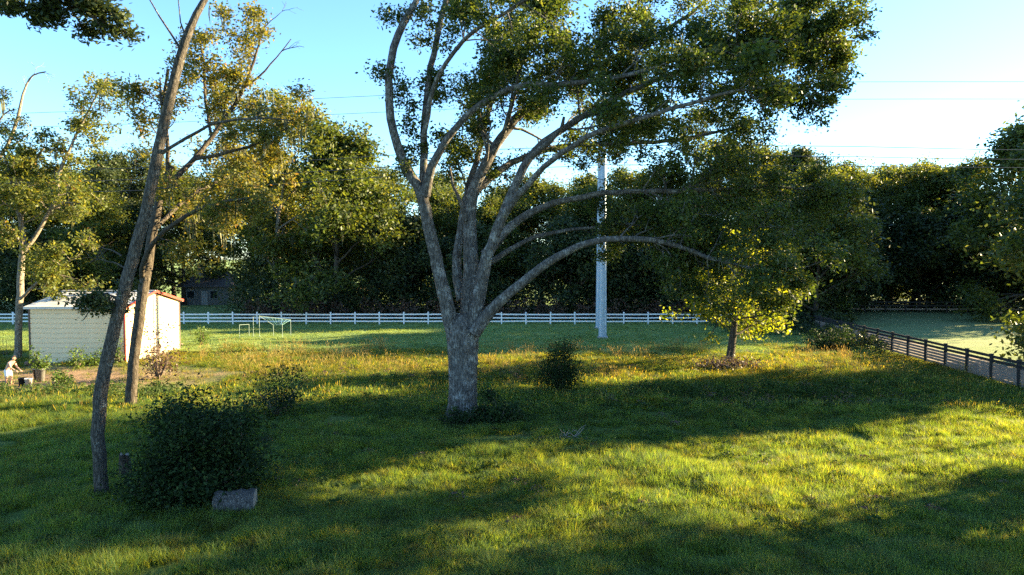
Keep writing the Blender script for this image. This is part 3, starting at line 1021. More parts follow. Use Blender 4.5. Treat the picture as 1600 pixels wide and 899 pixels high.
LB = gp(160, 782)
hero_tree('leaning_tree', 'lichen-spotted leaning trunk nearest the camera on the left, beside the large dark bush', LB, {
    'trunk': [(160, 800, 40, 0), (160, 782, 34, 0), (158, 740, 31, 0), (154, 680, 30, 0), (157, 620, 31, 0), (168, 560, 30, 0), (182, 500, 28, 0), (201, 430, 28, 0), (220, 360, 26, 0), (238, 285, 25, 0), (252, 215, 24, 0), (264, 160, 23, 0), (281, 95, 21, 0), (296, 45, 18, 0), (320, 0, 15, 0.1), (345, -50, 12, 0.3), (375, -110, 8, 0.6)],
    'twig_a': [(283, 80, 6, 0), (268, 55, 5, 0), (250, 25, 4, 0.1), (233, 0, 3, 0.1), (215, -30, 2, 0.2)],
    'twig_b': [(288, 55, 5, 0), (282, 35, 3, -0.1), (279, 10, 2.5, -0.2), (276, -20, 2, -0.3)],
    'stub': [(253, 165, 8, 0), (251, 145, 5, 0), (251, 122, 2.5, 0)],
    'right_arm': [(250, 240, 9, 0), (290, 217, 8, -0.2), (330, 195, 7, -0.4), (370, 187, 6, -0.5), (420, 184, 4, -0.6), (460, 190, 2, -0.7)],
    'upper': [(340, -40, 9, 0.2), (400, -90, 8, -0.5), (480, -130, 5, -1.2)],
    'low_twig': [(185, 470, 5, 0), (168, 460, 4, -0.1), (150, 470, 3, -0.2), (130, 500, 2, -0.2)],
}, {'upper': (0.4, 1.2, 1.6, 0.1, 2), 'right_arm': (0.5, 0.6, 0.5, 0.0, 1), 'low_twig': (0.15, 6.0, 0.6, -0.2, 2)}, M['dark_leaf'], M['grey_bark'], 21, 0.11, 10, 0.14, wide=0.64,
    extra=[(196, 420, 0, 1.0, -0.8, 0.1), (190, 400, 0, 1.1, -0.7, 0.4), (232, 300, 0, 0.8, 0.6, 0.5)])

SB = gp(205, 634)
hero_tree('moss_tree', 'second dark trunk by the shed front with a loose yellow-green crown and bare pale top', SB, {
    'trunk': [(204, 645, 34, 0), (204, 632, 28, 0), (208, 580, 24, 0), (215, 520, 25, 0), (223, 460, 25, 0), (233, 400, 22, 0.2), (244, 340, 20, 0.4), (255, 290, 17, 0.6), (268, 260, 14, 0.8)],
    'a': [(252, 300, 14, 0.5), (285, 268, 13, 1.2), (315, 235, 12, 2), (345, 195, 11, 2.6), (372, 155, 9, 3), (392, 110, 7, 3.2), (404, 70, 5, 3.3), (415, 35, 3, 3.4)],
    'b': [(226, 440, 15, 0.3), (222, 420, 13, -0.4), (240, 380, 11, -0.8), (280, 345, 10, -1.2), (330, 320, 8, -1.5), (390, 310, 5, -1.8)],
    'c': [(262, 275, 10, 0.7), (262, 220, 9, 0.3), (256, 160, 7, 0), (262, 110, 5, -0.3)],
    'd': [(300, 250, 9, 1.6), (350, 240, 8, 1.0), (400, 225, 6, 0.4), (450, 200, 4, 0)],
    'e': [(330, 212, 8, 2.4), (322, 160, 7, 3.2), (318, 100, 5, 3.8), (312, 60, 3, 4)],
    'f': [(378, 140, 7, 3.0), (405, 120, 5, 3.1), (432, 90, 3, 3.2), (455, 62, 2, 3.3)],
    'g': [(240, 360, 10, 0.6), (300, 305, 9, 3.2), (370, 270, 7, 5.0), (430, 250, 4, 6.5)],
}, {'a': (0.35, 1.5, 1.7, 0.1, 2), 'b': (0.3, 2.2, 1.8, 0.0, 2), 'c': (0.3, 1.6, 1.5, 0.1, 2), 'd': (0.2, 2.3, 1.8, 0.05, 2), 'e': (0.3, 1.5, 1.4, 0.1, 2), 'g': (0.3, 2.0, 2.1, 0.05, 2)},
    M['autumn_leaf'], M['dark_bark'], 22, 0.18, 15, 0.25, 40, wide=0.64,
    extra=[(412, 45, 3.3, 1.4, 0.3, 0.8), (398, 90, 3.2, 1.3, -0.7, 0.6), (440, 80, 3.2, 1.2, 0.8, 0.3)])

TB = gp(28, 560)
hero_tree('pale_tree', 'pale-barked tree with yellow-green leaves at the left end of the shed', TB, {
    'trunk': [(27, 572, 22, 0), (28, 560, 19, 0), (29, 520, 17, 0), (31, 470, 17, 0), (33, 420, 16, 0), (36, 385, 15, 0), (33, 350, 12, 0), (25, 310, 10, 0), (15, 270, 8, 0), (5, 235, 5, 0)],
    'a': [(38, 392, 12, 0), (55, 370, 11, 0.2), (75, 335, 10, 0.4), (92, 300, 10, 0.6), (90, 285, 9, 0.6), (95, 265, 9, 0.6), (108, 235, 7, 0.7), (125, 200, 6, 0.8), (145, 160, 4, 0.9), (168, 120, 2.5, 1)],
    'b': [(30, 470, 8, 0), (60, 440, 7, -1.0), (95, 415, 5, -1.8), (125, 400, 3, -2.4)],
    'c': [(33, 380, 8, 0), (10, 350, 7, -1), (-20, 330, 5, -2), (-60, 315, 3, -3)],
    'd': [(78, 330, 6, 0.5), (100, 318, 5, -0.4), (125, 318, 3, -1.2)],
    'e': [(20, 300, 7, 0), (45, 265, 6, 0.8), (70, 230, 4, 1.4)],
}, {'trunk': (0.62, 2.2, 2.0, 0.05, 2), 'a': (0.2, 1.9, 1.9, 0.05, 2), 'b': (0.2, 2.2, 1.9, 0.0, 2), 'c': (0.2, 2.0, 2.0, 0.05, 2), 'd': (0.2, 2.0, 1.6, 0.0, 2), 'e': (0.2, 2.0, 1.6, 0.05, 2)},
    M['pale_leaf'], M['pale_bark'], 23, 0.24, 9, 0.26, 26, wide=0.58)

DB = np.array((-47.0, 52.0, 0.0))
hero_tree('bare_topped_tree', 'nearly bare pale limb with a few leaves rising at the left edge of the photo', DB, {
    'trunk': [(-165, 575, 20, 0), (-165, 550, 17, 0), (-150, 460, 15, 0), (-110, 370, 13, 0), (-50, 300, 11, 0), (0, 245, 9, 0), (18, 212, 8, 0), (30, 175, 7, 0), (38, 140, 5, 0), (52, 118, 4, 0), (72, 112, 2, 0)],
    'a': [(8, 235, 5, 0), (28, 222, 4, 0.2), (46, 208, 2.5, 0.4)],
    'b': [(-20, 270, 7, 0), (-15, 220, 6, -0.5), (5, 180, 4, -0.8), (22, 172, 3, -1)],
}, {'b': (0.3, 1.8, 1.3, 0.0, 2)}, M['dark_leaf'], M['pale_bark'], 24, 0.2, 7, 0.22, 8, wide=0.62,
    extra=[(45, 128, 0, 1.5, 0.8, 0.6), (40, 140, 0, 1.2, -0.4, 0.9), (60, 115, 0, 1.2, 0.9, 0.1)])

# spray hanging into the top left corner from a tree standing left of the frame
NB = np.array((-19.5, 17.0, 0.0))
hero_tree('overhanging_tree', 'leafy spray of a near tree hanging into the top left corner', NB, {
    'trunk': [(-425, 850, 40, 0), (-425, 780, 32, 0), (-415, 500, 28, 0), (-400, 200, 24, 0), (-380, -60, 20, 0), (-360, -200, 14, 0)],
    'a': [(-395, 60, 15, 0), (-250, -30, 12, 0), (-120, -55, 9, 0), (0, -35, 6, 0), (90, -5, 4, 0), (145, 25, 3, 0), (160, 45, 2, 0)],
    'b': [(-120, -50, 7, 0), (-60, -20, 5, -0.2), (-10, -2, 4, -0.3), (50, 8, 3, -0.3), (75, 12, 2, -0.3)],
    'c': [(-380, -30, 14, 0), (-330, -130, 12, 1), (-200, -190, 9, 2), (-100, -220, 5, 3)],
    'd': [(75, -10, 4, 0), (110, 12, 3, 0.2), (125, 35, 2.5, 0.2), (122, 55, 1.5, 0.2)],
}, {'a': (0.8, 5.5, 0.62, -0.1, 2), 'b': (0.5, 3.5, 0.5, -0.1, 2), 'c': (0.3, 1.6, 1.6, 0.1, 2), 'd': (0.3, 5.5, 0.5, -0.1, 2)}, M['dark_leaf'], M['dark_bark'], 25, 0.15, 9, 0.13, 0, sides=10, aspect=0.4)


# ------------------------------------------------------------------ the young tree with glowing leaves
def young_tree():
    b = gp(1140, 568)
    rng = np.random.default_rng(31)
    root = empty('young_tree', b, 0, 'young tree with low yellow-lit leaves standing in a pile of cut brush', 'tree')
    tw, lw, tips = Wood(), Wood(), []
    H = 7.8
    z = np.linspace(-0.3, H, 16)
    P = np.stack([0.25 * np.sin(z * 0.5) + 0.03 * z, 0.15 * np.sin(z * 0.4 + 1), z], 1)
    rad = np.interp(z, [-0.3, 0.1, 1, 4, 12], [0.42, 0.30, 0.25, 0.17, 0.02])
    tw.tube(P, rad, 12, 0.08, rng)
    for i in range(30):
        u = i / 29
        zz = 2.3 + 5.2 * u
        k = int(np.searchsorted(z, zz)) - 1
        a = i * 2.4 + rng.uniform(-0.4, 0.4)
        ln = np.interp(zz, [1.9, 3.5, 5.5, 7.5], [3.1, 3.7, 3.0, 1.5]) * rng.uniform(0.75, 1.1)
        el = np.interp(zz, [1.9, 4, 7.5], [0.28, 0.32, 0.7])
        branch(rng, lw, tips, P[k], (math.cos(a), math.sin(a), el), ln, 0.07, 2, 4, 0.15, -0.035, 0.012, 0.0)
    link('trunk', tw.mesh('trunk'), root, M['dark_bark'], True)
    link('limbs', lw.mesh('limbs'), root, M['dark_bark'], True)
    C, t = clusters(tips, rng, 11, 0.33, 0.75)
    ok = (C[:, 2] > 1.2) & ((np.hypot(C[:, 0], C[:, 1]) > 0.9) | (C[:, 2] > 6))
    link('crown', leaf_mesh('crown', C[ok], rng, 0.25, 0.55, t[ok]), root, M['young_leaf'])
    link('hanging_moss', moss_mesh('hanging_moss', np.array(tips)[np.array(tips)[:, 2] < 5], rng, 5, (0.5, 1.0), 0.05, 5), root, M['moss'])['kind'] = 'stuff'
    return b


YT = young_tree()

# ------------------------------------------------------------------ woods behind the fences
V_OAK = make_tree(101, 'woodland_oak', 20, 8.2, 0.10, 0.44, 46, 0.85, M['wood_leaf'], M['dark_bark'], 0.42, 20, 'oak', moss=60)
V_OAK2 = make_tree(102, 'woodland_oak', 18, 7.2, 0.08, 0.44, 46, 0.85, M['wood_leaf'], M['dark_bark'], 0.36, 17, 'oak', moss=40, lean=(1.2, -0.5))
V_TALL = make_tree(103, 'tall_tree', 23, 5.8, 0.12, 0.44, 44, 0.85, M['dark_leaf'], M['dark_bark'], 0.36, 17, 'vase')
V_CONE = make_tree(104, 'cedar_tree', 22, 6.5, 0.06, 0.40, 24, 0.55, M['dark_leaf'], M['dark_bark'], 0.36, 40, 'cone')
V_PALE = make_tree(105, 'pale_oak', 21, 8.0, 0.22, 0.42, 34, 0.75, M['pale_leaf'], M['pale_bark'], 0.45, 16, 'vase', moss=90)
V_HIGH = make_tree(107, 'high_crowned_tree', 25, 6.0, 0.50, 0.44, 44, 0.8, M['wood_leaf'], M['dark_bark'], 0.16, 15, 'vase')
V_LOW = make_tree(106, 'scrub_tree', 9, 4.8, 0.05, 0.38, 36, 0.65, M['dark_leaf'], M['dark_bark'], 0.22, 15, 'oak')
_used = set()


def tree(src, x, y, rz, s, label, group, sz=None):
    sc = (s, s, s * (sz or 1.0))
    if src.name in _used:
        return dup(src, (x, y, 0), rz, sc, label, 'tree', group)
    _used.add(src.name)
    src.location = (x, y, 0)
    src.rotation_euler = (0, 0, rz)
    src.scale = sc
    return tag(src, label, 'tree', group)


G_WOOD = 'trees of the wood behind the white fence'
G_RIGHT = 'trees of the wood at the right'
# left of the oak, behind the white fence
tree(V_PALE, -30.0, 86.0, 0.4, 1.05, 'sunlit moss-hung oak with pale limbs, between the bare-topped crown and the big oak', G_WOOD)
tree(V_OAK2, -21.0, 81.5, 2.1, 1.12, 'rounded sunlit oak just left of the big oak\'s left limb', G_WOOD)
L_A = 'broad shaded oak of the wood behind the shed'
for x, y, rz, s, v in ((-62, 86, 1.0, 0.82, V_OAK), (-52, 92, 3.0, 0.85, V_TALL), (-51, 84, 5.0, 0.78, V_OAK2), (-32, 96, 0.4, 0.88, V_OAK), (-76, 90, 2.0, 0.95, V_OAK2), (-50, 104, 4.0, 0.9, V_OAK), (-68, 100, 3.0, 0.95, V_OAK), (-58, 82, 2.2, 0.95, V_LOW), (-55, 92, 0.6, 1.2, V_LOW), (-40, 116, 2.0, 1.05, V_OAK2), (-86, 96, 1.0, 1.0, V_OAK), (-23, 114, 1.9, 1.0, V_OAK), (-46, 122, 0.3, 1.1, V_OAK), (-58, 117, 2.9, 1.1, V_OAK2), (-11, 118, 4.1, 1.05, V_OAK2), (-66, 112, 5.1, 1.0, V_OAK), (-72, 80, 0.3, 1.0, V_LOW)):
    tree(v, x, y, rz, s, 'low scrubby tree in the shade behind the shed' if v is V_LOW else 'slender tall tree in the wood behind the shed' if v is V_TALL else L_A, G_WOOD)
L_B = 'tall dark oak of the dense wood behind the white fence, seen past the big oak'
for x, y, rz, s, v in ((-9, 90, 0.8, 0.74, V_OAK), (-2, 86, 2.2, 0.72, V_OAK2), (4, 93, 3.4, 0.80, V_OAK), (10, 86, 5.1, 0.78, V_OAK2), (17, 92, 1.6, 0.85, V_OAK), (-20, 97, 4.4, 0.8, V_OAK), (23, 88, 0.2, 0.85, V_OAK2), (-1, 100, 1.2, 0.78, V_OAK), (-13, 84, 2.0, 1.15, V_LOW), (-5, 82, 4.0, 1.0, V_LOW), (7, 82, 0.5, 1.1, V_LOW), (14, 83, 1.7, 1.2, V_LOW), (21, 82, 3.1, 1.15, V_LOW), (-25, 104, 0.9, 0.9, V_OAK2), (12, 103, 3.7, 0.85, V_OAK), (-10, 104, 5.0, 0.8, V_OAK2)):
    tree(v, x, y, rz, s, 'low scrubby tree at the foot of the dense wood, seen past the big oak' if v is V_LOW else L_B, G_WOOD)
# corner clump beyond the young tree
tree(V_CONE, 35.5, 84.0, 0.5, 0.94, 'tall dark pointed evergreen above the far corner of the board fence', G_RIGHT)
tree(V_OAK, 30.0, 90.0, 2.8, 1.0, 'broad dark oak left of the pointed evergreen, behind the young tree', G_RIGHT)
tree(V_OAK2, 32.5, 73.0, 1.1, 0.80, 'dark oak hanging low over the far end of the board fence', G_RIGHT)
tree(V_LOW, 37.0, 79.0, 4.1, 1.35, 'dark scrubby tree behind the oak at the fence end', G_RIGHT)
L_C = 'broad oak of the dark wood beyond the paddock at the right'
for x, y, rz, s, v in ((43, 96, 1.9, 0.88, V_OAK2), (50, 101, 3.3, 0.92, V_OAK), (57, 97, 0.1, 0.98, V_OAK2), (65, 102, 5.2, 0.95, V_OAK), (73, 95, 2.4, 0.92, V_TALL), (46, 108, 4.2, 0.92, V_TALL), (82, 100, 1.3, 0.98, V_OAK), (61, 110, 0.7, 0.98, V_OAK), (92, 94, 3.8, 1.0, V_OAK2), (71, 84, 3.0, 0.9, V_OAK), (100, 106, 2.0, 1.05, V_OAK), (41, 88, 0.4, 1.3, V_LOW), (48, 94, 2.9, 1.35, V_LOW), (55, 92, 1.0, 1.2, V_LOW), (62, 93, 4.4, 1.4, V_LOW), (69, 91, 3.5, 1.25, V_LOW), (77, 90, 0.8, 1.4, V_LOW), (38, 97, 5.5, 0.9, V_OAK), (53, 112, 1.5, 1.0, V_OAK2), (70, 112, 2.6, 1.0, V_OAK), (84, 110, 4.9, 1.0, V_OAK2)):
    tree(v, x, y, rz, s, 'low scrubby tree in front of the dark wood beyond the paddock' if v is V_LOW else 'slender tall tree in the dark wood beyond the paddock' if v is V_TALL else L_C, G_RIGHT)
tree(V_OAK2, 37.6, 41.0, 2.6, 0.86, 'dark leafy tree reaching in at the right edge beyond the board fence', G_RIGHT)
tree(V_OAK, 43.0, 44.5, 4.6, 0.80, 'second dark tree behind the one at the right edge', G_RIGHT)
# these stand just outside the frame; their shade is what lies on the foreground grass
tree(V_OAK2, 35.5, 22.0, 3.6, 0.80, 'tree out of frame at the right shading the near grass', G_RIGHT)
tree(V_HIGH, 40.0, 32.5, 0.3, 1.0, 'bare-stemmed high-crowned tree out of frame at the right shading the near left grass', G_RIGHT)
tree(V_TALL, 45.0, 43.5, 1.2, 1.0, 'tall tree out of frame at the right shading the grass left of the oak', G_RIGHT)
tree(V_OAK2, 58.0, 73.5, 2.6, 1.12, 'broad dark tree at the far right edge, behind the tree reaching in there', G_RIGHT)
tree(V_OAK, 70.0, 80.0, 1.1, 1.15, 'tall oak just out of frame at the right, behind the paddock', G_RIGHT)


def leaf_bank(name, boxes, seed, n, leaf, mat, label=None):
    """a thicket: stems and leaves thrown over a strip of ground"""
    rng = np.random.default_rng(seed)
    C, T = [], []
    for (x0, x1, y0, y1, h, k) in boxes:
        m = int(n * k)
        cx = rng.uniform(x0, x1, m // 40 + 1)
        cy = rng.uniform(y0, y1, len(cx))
        ch = h * rng.uniform(0.45, 1.0, len(cx))
        i = rng.integers(0, len(cx), m)
        u = rng.uniform(0, 1, m) ** 0.8
        rad = (0.35 + 0.22 * ch[i]) * np.sqrt(np.clip(1.05 - u, 0.02, 1))
        a = rng.uniform(0, 2 * PI, m)
        q = np.sqrt(rng.uniform(0, 1, m)) * rad
        C.append(np.stack([cx[i] + q * np.cos(a), cy[i] + q * np.sin(a), 0.1 + u * ch[i]], 1))
        T.append(rng.uniform(0.1, 0.7, len(cx))[i] + rng.normal(0, 0.15, m))
    o = link(name, leaf_mesh(name, np.concatenate(C), rng, leaf, 0.5, np.concatenate(T), up=0.1), None, mat)
    o['kind'] = 'stuff'
    if label: o['label'] = label
    return o


leaf_bank('undergrowth', [(-34, 38, 78, 83, 5.0, 1.0), (-34, 36, 83, 87, 8.5, 1.2), (-95, -46, 84, 90, 4.0, 0.45), (38, 100, 92, 97, 4.5, 0.8), (27.6, 33.5, 66, 75, 1.8, 0.2)], 41, 26000, 0.36, M['dark_leaf'], 'dark thicket filling the foot of the wood behind the white fence')
leaf_bank('dead_brush', [(-31, 30, 76.2, 78.5, 2.6, 1.0)], 42, 13000, 0.26, M['dead_leaf'], 'reddish brown dead brush along the back of the white fence')
leaf_bank('fence_weeds', [(27.0, 28.6, 50, 74, 1.3, 0.7), (20.5, 28.4, 61, 72, 0.9, 0.7)], 43, 8000, 0.18, M['dark_leaf'], 'dark weeds grown up round the far posts of the board fence')


leaf_bank('weeds', [(6, 17, 33.5, 36.5, 0.55, 1.0), (-34, -17, 33.6, 36.2, 0.55, 1.0), (-6, 3, 28.0, 31.5, 0.45, 0.5), (3, 22, 29, 34, 0.3, 0.7), (-14, -6, 30, 34, 0.4, 0.4), (17, 24, 34, 38, 0.5, 0.4), (-8, 2, 37.5, 39.5, 0.4, 0.4), (-12, 12, 16, 28, 0.25, 0.5)], 44, 7000, 0.11, M['meadow_weed'], 'dark broad-leaved weeds in patches through the rough grass')
leaf_bank('dry_weeds', [(4, 20, 31, 37, 0.5, 0.6), (-10, 16, 17, 30, 0.2, 0.4), (-16, 10, 38, 43, 0.45, 0.7)], 45, 3500, 0.08, M['dead_leaf'], 'brown dry weeds scattered through the grass')


# ------------------------------------------------------------------ shrubs and weeds
def shrub(name, x, y, rx, ry, h, n, leaf, mat, seed, label, cat='bush', sprigs=6, stem_m=None, group=None, lobes=9):
    rng = np.random.default_rng(seed)
    root = empty(name, (x, y, float(gh(x, y))), 0, label, cat, group)
    st, tips = Wood(), []
    for i in range(lobes * 3):
        a = rng.uniform(0, 2 * PI)
        q = math.sqrt(rng.uniform(0, 1))
        end = np.array((rx * q * math.cos(a), ry * q * math.sin(a), h * (0.35 + 0.6 * rng.uniform(0, 1) * math.sqrt(max(0.05, 1 - q * q)))))
        P = np.array([end * t * (1, 1, t ** 0.15) + rng.normal(0, 0.03, 3) for t in np.linspace(0.02, 1, 5)])
        st.tube(P, np.linspace(0.03, 0.008, 5) * max(1, h / 2), 4)
        for t in (0.45, 0.65, 0.85, 1.0): tips.append(P[0] + (end - P[0]) * t + rng.normal(0, 0.12 * h, 3) * (1, 1, 0.5))
    for i in range(sprigs):
        a = rng.uniform(0, 2 * PI)
        p = np.array((rx * 0.55 * math.cos(a), ry * 0.55 * math.sin(a), h * 0.75))
        P, _ = wander(rng, p, (0.25 * math.cos(a), 0.25 * math.sin(a), 1), h * rng.uniform(0.2, 0.5), 4, 0.15, 0.1)
        st.tube(P, np.linspace(0.012, 0.004, 5), 3)
        tips += [P[2], P[3], P[4]]
    link('stems', st.mesh('stems'), root, stem_m or M['twig'])
    C, t = clusters(tips, rng, n / len(tips), 0.15 * min(h, 2.2) + 0.02, 0.8)
    C[:, 2] = np.abs(C[:, 2])
    link('foliage', leaf_mesh('foliage', C, rng, leaf, 0.55, t), root, mat)
    return root


b = gp(312, 800)
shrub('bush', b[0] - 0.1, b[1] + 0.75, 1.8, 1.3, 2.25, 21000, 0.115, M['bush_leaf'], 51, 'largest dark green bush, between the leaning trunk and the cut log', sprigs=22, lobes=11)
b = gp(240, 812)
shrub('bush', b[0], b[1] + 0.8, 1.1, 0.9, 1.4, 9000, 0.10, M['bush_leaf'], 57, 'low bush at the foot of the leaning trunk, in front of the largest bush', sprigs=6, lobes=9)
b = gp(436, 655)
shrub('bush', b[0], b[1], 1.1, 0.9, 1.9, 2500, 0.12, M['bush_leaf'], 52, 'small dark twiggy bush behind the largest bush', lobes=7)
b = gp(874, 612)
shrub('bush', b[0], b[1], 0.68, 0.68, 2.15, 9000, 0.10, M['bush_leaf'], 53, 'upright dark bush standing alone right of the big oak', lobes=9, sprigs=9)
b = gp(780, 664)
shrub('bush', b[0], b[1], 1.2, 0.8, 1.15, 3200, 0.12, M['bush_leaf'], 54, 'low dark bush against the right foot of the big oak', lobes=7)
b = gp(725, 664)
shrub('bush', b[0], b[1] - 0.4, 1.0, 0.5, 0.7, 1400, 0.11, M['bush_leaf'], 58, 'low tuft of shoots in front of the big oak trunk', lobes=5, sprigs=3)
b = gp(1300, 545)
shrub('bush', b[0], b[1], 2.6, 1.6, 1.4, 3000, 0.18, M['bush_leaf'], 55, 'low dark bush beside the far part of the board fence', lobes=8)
G_W = 'leafy young plants near the shed'
for px, py, rr, h, sd_, lb in ((122, 577, 0.55, 1.2, 61, 'bright green leafy plant in front of the left part of the shed wall'),
                               (150, 573, 0.45, 0.8, 62, 'small bright plant next to the leaning trunk before the shed'),
                               (183, 570, 0.5, 1.6, 63, 'tall leafy weed between the two trunks before the shed'),
                               (98, 604, 0.45, 0.75, 64, 'small bright plant in the bare soil nearest the buckets'),
                               (315, 540, 0.35, 1.3, 65, 'thin green sapling on the mown grass right of the shed')):
    b = gp(px, py)
    shrub('young_plant', b[0], b[1], rr, rr, h, 420, 0.16, M['weed_leaf'], sd_, lb, 'plant', 2, None, G_W, 4)
b = gp(248, 592)
shrub('sapling', b[0], b[1], 0.95, 0.7, 3.0, 1300, 0.15, M['dead_leaf'], 66, 'thin sapling with bronze leaves in front of the shed gable', 'sapling', 3, None, None, 6)
b = gp(140, 560)


# ------------------------------------------------------------------ log, stump, brush piles
def cut_log():
    p = gp(368, 806)
    rng = np.random.default_rng(71)
    root = empty('cut_log', p, R(8), 'grey weathered cut log lying at the right foot of the largest bush', 'log')
    L, r = 1.05, 0.36
    P = np.array([(x, rng.normal(0, 0.01), r * 0.92) for x in np.linspace(-L / 2, L / 2, 9)])
    V, F = tube_arrays(P, np.full(9, r) * rng.uniform(0.94, 1.05, 9), 18, 0.10, rng)
    link('bark', np_mesh('bark', V, F), root, M['log_wood'], True)
    for s in (0, 1):
        ring = V[:18] if s == 0 else V[-18:]
        c = ring.mean(0) + np.array(((-0.015 if s == 0 else 0.015), 0, 0))
        me = MB().add(list(ring) + [c], [((i + 1) % 18, i, 18) if s == 0 else (i, (i + 1) % 18, 18) for i in range(18)])
        me.build('cut_end', M['end_grain'], root)


cut_log()


def stump():
    p = gp(181, 762)
    rng = np.random.default_rng(72)
    root = empty('tree_stump', p + np.array((0, 0.5, 0)), 0, 'dark broken stump tucked against the right side of the leaning trunk', 'stump')
    zz = np.linspace(-0.1, 0.85, 7)
    P = np.stack([0.02 * np.sin(zz * 5), 0.0 * zz, zz], 1)
    V, F = tube_arrays(P, np.linspace(0.2, 0.15, 7), 12, 0.12, rng)
    V[-12:, 2] += rng.uniform(-0.08, 0.12, 12)
    link('bark', np_mesh('bark', V, F), root, M['dark_bark'], True)
    c = V[-12:].mean(0) - (0, 0, 0.06)
    MB().add(list(V[-12:]) + [c], [(i, (i + 1) % 12, 12) for i in range(12)]).build('broken_top', M['end_grain'], root)


stump()


def brush_pile(name, px, py, rx, ry, h, n, mat, label, seed, leaves=0):
    c = gp(px, py)
    rng = np.random.default_rng(seed)
    root = empty(name, c, 0, label, 'brush pile')
    wd = Wood()
    for i in range(n):
        a = rng.uniform(0, 2 * PI)
        q = math.sqrt(rng.uniform(0, 1))
        p = np.array((rx * q * math.cos(a), ry * q * math.sin(a), 0.02 + rng.uniform(0, h * (1.05 - q))))
        d = unit(np.array((rng.normal(), rng.normal(), rng.normal(0.15, 0.4))))
        P, _ = wander(rng, p, d, rng.uniform(0.3, 1.1), 4, 0.25, -0.02)
        P[:, 2] = np.maximum(P[:, 2], 0.02)
        wd.tube(P, np.linspace(rng.uniform(0.012, 0.03), 0.006, 5), 4)
    link('sticks', wd.mesh('sticks'), root, mat)
    if leaves:
        C = np.stack([rng.normal(0, rx * 0.45, leaves), rng.normal(0, ry * 0.45, leaves), np.abs(rng.normal(0, h * 0.45, leaves))], 1)
        link('dead_leaves', leaf_mesh('dead_leaves', C, rng, 0.16, 0.5), root, M['dead_leaf'])


brush_pile('brush_pile', 1140, 577, 2.5, 1.3, 0.75, 230, M['twig'], 'heap of brown cut branches round the foot of the young tree', 73, 1500)
brush_pile('stick_pile', 893, 690, 0.6, 0.35, 0.3, 28, M['pale_twig'], 'few pale dead sticks lying in the grass right of the big oak', 74)


# ------------------------------------------------------------------ pipe frame on the mown grass
def pipe_frame():
    Y = float(gp(405, 527)[1])
    o = gp(405, 527)
    root = empty('pipe_frame', o, 0, 'thin pale pipe frames with green netting standing on the mown grass', 'pipe frame')
    def q(px, py, dy=0): return at(px, py, Y + dy) - o
    r = 0.019
    posts = [(374, 508, 0), (389, 507, 0.8), (395.5, 495, 0.3), (405, 494, 0.0), (427, 508, 0.6), (441, 507, -0.3), (454, 500, 1.6)]
    for px, py, dy in posts:
        t = q(px, py, dy)
        MB().tube([(t[0], t[1], -0.1), t], [r, r], 6).build('post', M['pipe'], root)
    for a, b2 in (((374, 508, 0), (389, 507, 0.8)), ((405, 494, 0.0), (427, 508, 0.6)), ((427, 508, 0.6), (441, 507, -0.3)), ((395.5, 495, 0.3), (405, 494, 0)), ((405, 494, 0), (454, 500, 1.6))):
        MB().tube([q(*a), q(*b2)], [r, r], 6).build('bar', M['pipe'], root)
    rng = np.random.default_rng(75)
    nw = MB()
    a0, a1, b0, b1 = q(405, 494, 0), q(454, 500, 1.6), q(427, 508, 0.6), q(441, 507, -0.3)
    for k in np.linspace(0, 1, 9):
        nw.bar(a0 + (a1 - a0) * k, b0 + (b1 - b0) * k + (0, 0, -0.05), 0.015, 0.015)
    for k in np.linspace(0.1, 0.9, 5):
        nw.bar(a0 + (b0 - a0) * k, a1 + (b1 - a1) * k, 0.015, 0.015)
    n = nw.build('netting', M['net'], root)


pipe_frame()


# ------------------------------------------------------------------ far house behind the trees
def house():
    c = at(320, 468, 104.0)
    root = empty('far_house', (c[0], 104.0, 0), 0, 'dim grey house with a dark roof deep under the trees behind the white fence', 'house')
    MB().box((-3.6, 0, -0.2), (3.6, 7, 2.9)).build('wall', M['house_wall'], root)
    rf = MB()
    rf.add([(-4.1, -0.6, 2.85), (4.1, -0.6, 2.85), (4.1, 7.6, 2.85), (-4.1, 7.6, 2.85), (-2.2, 3.5, 5.0), (2.2, 3.5, 5.0), (-4.1, -0.6, 2.7), (4.1, -0.6, 2.7), (4.1, 7.6, 2.7), (-4.1, 7.6, 2.7)],
           [(0, 1, 5, 4), (1, 2, 5), (2, 3, 4, 5), (3, 0, 4), (6, 7, 1, 0), (7, 8, 2, 1), (8, 9, 3, 2), (9, 6, 0, 3), (9, 8, 7, 6)])
    r = rf.build('roof', M['house_roof'], root)
    MB().box((-2.2, 2.2, 3.6), (-1.3, 3.1, 6.2)).build('chimney', M['white_paint'], r)
    for x in (-2.1, 1.4):
        f = MB().box((x - 0.6, -0.05, 0.95), (x + 0.6, 0.04, 2.2)).build('window', M['white_paint'], root)
        MB().box((x - 0.52, -0.065, 1.03), (x + 0.52, -0.045, 2.12)).build('pane', M['glass'], f)
    d = MB().box((-0.5, -0.05, 0.0), (0.45, 0.05, 2.1)).build('door', M['white_paint'], root)


house()


# ------------------------------------------------------------------ person, pots and buckets in front of the shed
def skin_chain(name, verts, edges, radii, mat, parent, root_i=0, sub=2):
    me = bpy.data.meshes.new(name)
    me.from_pydata([tuple(v) for v in verts], edges, [])
    o = link(name, me, parent, mat)
    sk = o.modifiers.new('skin', 'SKIN')
    sk.use_smooth_shade = True
    for i, v in enumerate(me.skin_vertices[0].data):
        r_ = radii[i]
        v.radius = r_ if isinstance(r_, tuple) else (r_, r_)
        v.use_root = (i == root_i)
    s = o.modifiers.new('subdivision', 'SUBSURF')
    s.levels = s.render_levels = sub
    return o


